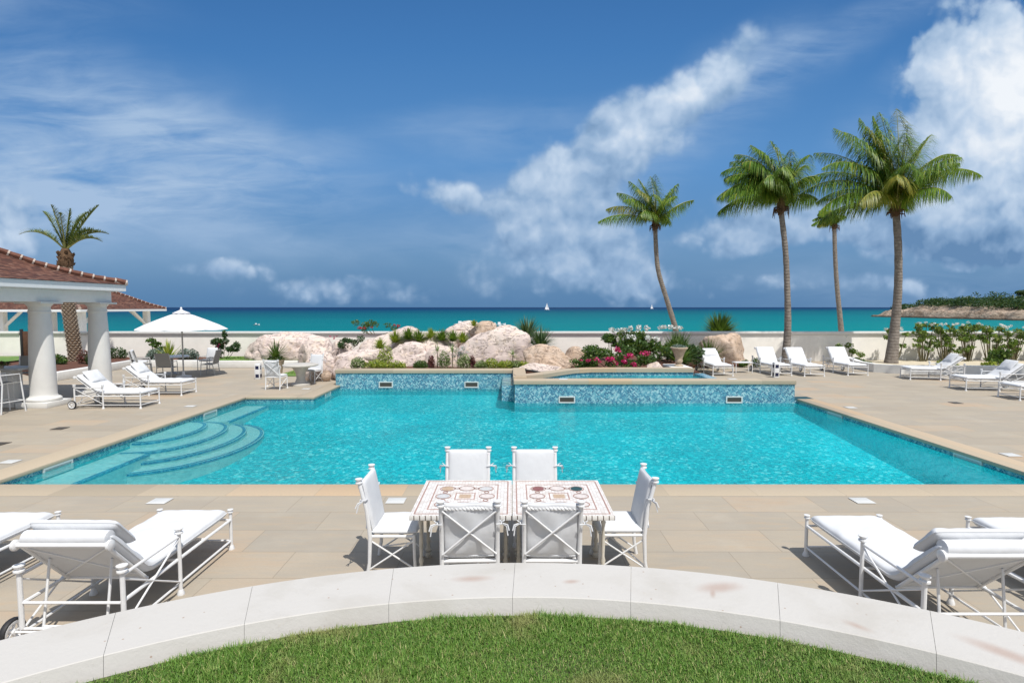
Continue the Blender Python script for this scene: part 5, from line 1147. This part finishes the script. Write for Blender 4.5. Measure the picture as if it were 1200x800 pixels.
for i, (x, y, a, lab) in enumerate(((-13.35, 21.35, 6, 'grey sling chair with its back to the camera left of the umbrella pole'), (-12.35, 22.6, 96, 'grey sling chair in side view right of the umbrella pole'), (-15.0, 22.5, -60, 'grey sling chair partly hidden behind the pillowed lounger'))):
    c = s0 if i == 0 else copy_tree(s0); c.location = (x, y, 0); c.rotation_euler = (0, 0, R(a)); tag(c, lab, 'chair', 'grey sling chairs under the umbrella')
ut = empty('umbrella_table', (-14.0, 22.75, 0), 0, 'white round topped table under the umbrella among the grey chairs', 'table')
MB().lathe([(.02,.70),(.62,.70),(.64,.72),(.62,.745),(.02,.745)], n=32).build('tabletop', M_paint, ut); MB().lathe([(.02,0),(.25,0),(.22,.05),(.05,.1),(.05,.68),(.12,.70)], n=20).build('pedestal', M_greyfr, ut)
def pillow_chair(x, y, a, lab):
    e = empty('armchair', (x, y, 0), R(a), lab, 'chair', 'white cushioned armchairs at the umbrella table')
    for sx in (-1, 1):
        m = MB(); m.tube([(sx*.29,-.3,0), (sx*.28,-.26,.45), (sx*.28,-.38,.92)], .016, 8); m.tube([(sx*.29,.28,0), (sx*.29,.28,.62), (sx*.29,-.27,.62)], .015, 8); m.build('side_frame', M_greyfr, e)
    m = MB(); m.box((0,-.31,.68), (.54,.014,.5), M=Matrix.Rotation(R(12), 4, 'X')); m.build('backrest', M_greyf, e); q = cushion(.54,.5,.1,12,12,seed=7); o = q.build('seat_cushion', M_cush, e, 60); o.location = (0,-.24,.42)
    q = cushion(.5,.46,.14,12,12,seed=8,puff=1.6); o = q.build('back_pillow', M_cush, e, 60); o.rotation_euler = (R(104),0,0); o.location = (0,-.13,.55)
pillow_chair(-15.6, 23.2, -65, 'armchair with white pillow at the left of the umbrella table'); pillow_chair(-13.2, 24.0, 170, 'armchair with white pillow facing the camera behind the umbrella pole')

# round stone table and yucca pot, left
rt = empty('round_stone_table', (-7.45, 19.45, 0), 0, 'round stone table between two white chairs at the pool corner', 'table')
MB().lathe([(.02,.69),(.56,.69),(.60,.71),(.60,.74),(.57,.755),(.02,.755)], n=36).build('tabletop', M_tableS, rt); MB().lathe([(.02,0),(.32,0),(.32,.06),(.20,.12),(.14,.25),(.17,.45),(.26,.60),(.32,.69)], n=24).build('pedestal', M_tableS, rt)
yp = empty('potted_yucca', (-9.35, 21.9, 0), 0, 'spiky yucca in a pale pot behind the cross back chair', 'potted plant')
MB().lathe([(.02,0),(.2,0),(.24,.3),(.3,.62),(.33,.66),(.30,.67),(.27,.62),(.02,.6)], n=24).build('pot', M_urn, yp)
rosette('f', None, None, 110, .72, .045, ML_green, el=(5, 88), droop=.3, seed=160, zoff=.75, parent=yp)
V_, F_ = leafcloud([((0,0,.72),(.33,.33,.12))], 350, .09, seed=161, shell=.3); npmesh('underplanting', V_, F_, ML_green, yp)
ep = empty('earth_pot', (-6.95, 20.6, 0), 0, 'small round terracotta pot beside the chair facing the camera', 'pot') 
MB().lathe([(.02,0),(.11,0),(.19,.12),(.2,.24),(.13,.36),(.14,.38),(.11,.38),(.1,.34),(.02,.33)], n=20).build('vessel', M_rockb, ep)

# bollard lights
def bollard(x, y, lab):
    e = empty('bollard_light', (x, y, 0), 0, lab, 'bollard light', 'white and black bollard lights')
    MB().box((0,0,.30), (.20,.20,.60), bev=.012).build('post', M_paint, e)
    for z in (.45, .13):
        for (dx_, dy_, sx, sy) in ((0,-.101,.13,.006), (0,.101,.13,.006), (.101,0,.006,.13), (-.101,0,.006,.13)): MB().box((dx_,dy_,z), (sx,sy,.13)).build('louvre_panel', M_navy, e, None)
bollard(-9.75, 21.2, 'white and black bollard light left of the cross back chair'); bollard(10.35, 21.65, 'white and black bollard light in front of the far loungers, right')

# bar set at the left edge, in shade
bt = empty('bar_table', (-13.95, 15.3, 0), 0, 'tall bar table on a pale pedestal at the left edge under the pavilion', 'table')
MB().box((0,0,1.07), (1.3,.9,.04), bev=.01).build('tabletop', M_greyfr, bt); MB().box((.12,-.05,.52), (.32,.32,1.04), bev=.01).build('pedestal', M_col, bt)
def bar_chair(x, y, a, lab):
    e = empty('bar_chair', (x, y, 0), R(a), lab, 'bar chair', 'tall grey sling bar chairs')
    for sx in (-1, 1):
        MB().tube([(sx*.28,-.30,0), (sx*.25,-.22,.75), (sx*.25,-.26,1.0), (sx*.25,-.30,1.27)], .019, 8).build('back_leg', M_paint, e); MB().tube([(sx*.28,.28,0), (sx*.25,.22,.78)], .018, 8).build('leg', M_paint, e)
        MB().tube([(sx*.25,-.24,1.0), (sx*.25,.2,1.0), (sx*.25,.22,.78)], .014, 8).build('armrest', M_paint, e)
        MB().tube([(sx*.27,-.27,.3), (sx*.27,.26,.3)], .012, 6).build('stretcher', M_paint, e)
    MB().tube([(-.27,-.27,.3), (.27,-.27,.3)], .012, 6).tube([(-.27,.26,.3), (.27,.26,.3)], .012, 6).tube([(-.25,-.22,.76), (.25,-.22,.76)], .014, 6).build('cross_rail', M_paint, e)
    MB().box((0,0,.775), (.48,.46,.014)).build('seat', M_greyf, e); MB().box((0,-.275,1.05), (.48,.014,.44), M=Matrix.Rotation(R(8), 4, 'X')).build('backrest', M_greyf, e)
bar_chair(-13.28, 14.42, -14, 'tall grey bar chair at the left edge with its back to the camera'); bar_chair(-14.75, 16.7, 195, 'tall bar chair in shade just left of the first column')
fpot = empty('flower_pot', (-14.0, 15.1, 1.09), 0, 'small pot of red and green leaves on the bar table', 'potted plant')
MB().lathe([(.02,0),(.07,0),(.09,.1),(.02,.1)], n=16).build('pot', M_urn, fpot); V_, F_ = leafcloud([((0,0,.13),(.22,.15,.06))], 120, .06, seed=170); npmesh('foliage', V_, F_, ML_red, fpot); V_, F_ = leafcloud([((.05,0,.11),(.25,.15,.05))], 120, .06, seed=171); npmesh('foliage', V_, F_, ML_green, fpot)

# skimmer faces, lids and drains
def skimmer(c, axis, w_, h_, lab):
    e = empty('pool_skimmer', c, {'y': 0, 'x+': R(90), 'x-': R(-90)}[axis], lab, 'pool skimmer', 'white framed skimmer openings in the pool wall')
    m = MB()
    for (x, z, a, b) in ((0, h_/2, w_+.03, .035), (0, -h_/2, w_+.03, .035), (-w_/2, 0, .035, h_-.034), (w_/2, 0, .035, h_-.034)): m.box((x, -.012, z), (a, .03, b))
    m.build('frame', M_lid, e, None); MB().box((0, -.003, 0), (w_-.03, .012, h_-.03)).build('opening', M_gold if axis == 'y' else M_grym, e, None)
skimmer((-4.45, 19.45, .03), 'y', .46, .18, 'skimmer on the far left pool wall below the rockery, left one'); skimmer((-1.43, 19.45, .03), 'y', .46, .18, 'skimmer on the far pool wall below the rockery, right one')
skimmer((1.65, 16.55, -.02), 'y', .46, .17, 'skimmer on the raised spa wall, left one'); skimmer((6.68, 16.55, -.02), 'y', .46, .17, 'skimmer on the raised wall, right one')
skimmer((XL, 9.85, -.15), 'x+', .62, .15, 'skimmer in the left pool edge nearest the camera'); skimmer((XL, 14.9, -.15), 'x+', .62, .15, 'skimmer in the left pool edge near the far corner')
skimmer((XR, 14.6, -.15), 'x-', .62, .15, 'skimmer in the right pool edge near the far corner'); skimmer((XR, 10.3, -.15), 'x-', .62, .15, 'skimmer in the right pool edge nearest the camera'); skimmer((-6.1, 18.2, -.12), 'x+', .5, .15, 'small skimmer in the recess side below the round table')
for (x, y, z, lab) in ((-5.0, 7.72, 0, 'square white lid in the paving beyond the near left lounger'), (4.98, 7.74, 0, 'square white lid in the paving beyond the near right lounger'), (-1.65, 7.74, 0, 'square white lid left of the mosaic tables'),
    (-8.95, 9.74, .0, 'white lid on the left pool edge nearest the camera'), (-8.95, 15.3, .0, 'white lid on the left pool edge before the pillowed loungers'), (-6.95, 18.6, .0, 'white lid at the recess corner by the round table'), (9.3, 10.2, .0, 'white lid on the right pool edge nearest the camera'), (9.3, 15.1, .0, 'white lid on the right pool edge near the far corner'),
    (1.56, 16.78, .571, 'white lid on the spa coping, left'), (6.7, 16.78, .571, 'white lid on the spa coping, right')):
    tag(MB().box((0,0,.007 if z == 0 else .003), (.26, .23, .006 if z == 0 else .006), bev=.001).build('access_lid', M_lid), lab, 'lid', 'white access lids'); bpy.data.objects[-1] if False else None
    o = [q for q in bpy.data.objects if q.get('label') == lab][0]; o.location = (x, y, z+.002)
for (x, y, lab) in ((-10.28, 12.47, 'dark drain grille in the left deck in front of the lounger'), (-10.33, 11.04, 'dark drain grille at the left edge of the picture'), (12.79, 15.85, 'dark drain grille in the right deck')):
    o = MB().box((0,0,.006), (.26,.26,.008), bev=.001).build('floor_drain', M_gold); o.location = (x, y, 0); tag(o, lab, 'drain', 'dark floor drains')

# ------------------------------------------------------------------ boats
def sailboat(x, y, s, lab):
    e = empty('sailboat', (x, y, -2.6), R(20), lab, 'sailboat', 'sailboats on the horizon')
    h_ = MB(); L = 12*s
    sec = [(-.5, .0, .0), (-.48, .14, .1), (-.2, .17, .1), (.15, .15, .1), (.42, .06, .11), (.5, .0, .12)]
    vs = []
    for (u_, w_, z) in sec: vs += [(u_*L, -w_*L*.8, z*L), (u_*L*.96, 0, -.03*L), (u_*L, w_*L*.8, z*L)]
    fs = []
    for i in range(len(sec)-1):
        fs += [(3*i, 3*i+1, 3*i+4, 3*i+3), (3*i+1, 3*i+2, 3*i+5, 3*i+4), (3*i+2, 3*i, 3*i+3, 3*i+5)]
    h_.add(vs, fs); h_.build('hull', M_hull, e, None); MB().box((-.05*L, 0, .14*L), (.35*L, .18*L, .08*L), bev=.02*L).build('cabin', M_hull, e)
    MB().tube([(.05*L,0,.1*L), (.05*L,0,1.45*L)], .012*L, 6).build('mast', M_greyfr, e)
    for pts in (((.04,.2),(.04,1.4),(-.42,.22)), ((.07,1.25),(.48,.16),(.09,.2))):
        (a, b), (c, d_), (g_, k) = pts; m = MB(); m.add([(a*L,0,b*L),(c*L,0,d_*L),(g_*L,0,k*L),((a+c+g_)/3*L,.05*L,(b+d_+k)/3*L),(a*L,.01*L,b*L),(c*L,.01*L,d_*L),(g_*L,.01*L,k*L)], [(0,1,3),(1,2,3),(2,0,3)]); m.build('sail', M_sail, e, None)
sailboat(64, 1020, .8, 'white sailboat with raised sails on the horizon, centre'); sailboat(415, 1650, .85, 'tiny sailboat on the horizon near the leaning palm')
def dinghy(x, y, lab, L=4.2):
    e = empty('motor_boat', (x, y, -2.6), R(8), lab, 'boat', 'small white boats near the shore')
    m = MB(); sec = [(-.5,.16,.16),(-.2,.19,.17),(.2,.16,.19),(.5,.01,.26)]; vs = []
    for (u_, w_, z) in sec: vs += [(u_*L, -w_*L, z*L), (u_*L*.95, 0, -.02), (u_*L, w_*L, z*L)]
    fs = []
    for i in range(3): fs += [(3*i,3*i+1,3*i+4,3*i+3),(3*i+1,3*i+2,3*i+5,3*i+4),(3*i+2,3*i,3*i+3,3*i+5)]
    fs += [(0,2,1)]; m.add(vs, fs); m.build('hull', M_hull, e, None); MB().box((-.08*L,0,.26*L), (.22*L,.18*L,.16*L), bev=.05).build('cabin', M_hull, e)
dinghy(-14.5, 158, 'left of two small white boats close together beyond the rockery'); dinghy(-11.8, 154, 'right of two small white boats close together beyond the rockery', 3.6)
dinghy(-4.6, 152, 'small white boat just above the flat tan summit rock', 3.4); dinghy(-3.5+.2, 154, 'small white boat alone between the rockery and the tall yucca', 3.6) if False else dinghy(-3.4, 158, 'small white boat alone between the rockery and the tall yucca', 3.4)
dinghy(-76, 165, 'small white boat low on the sea right of the umbrella', 1.8)
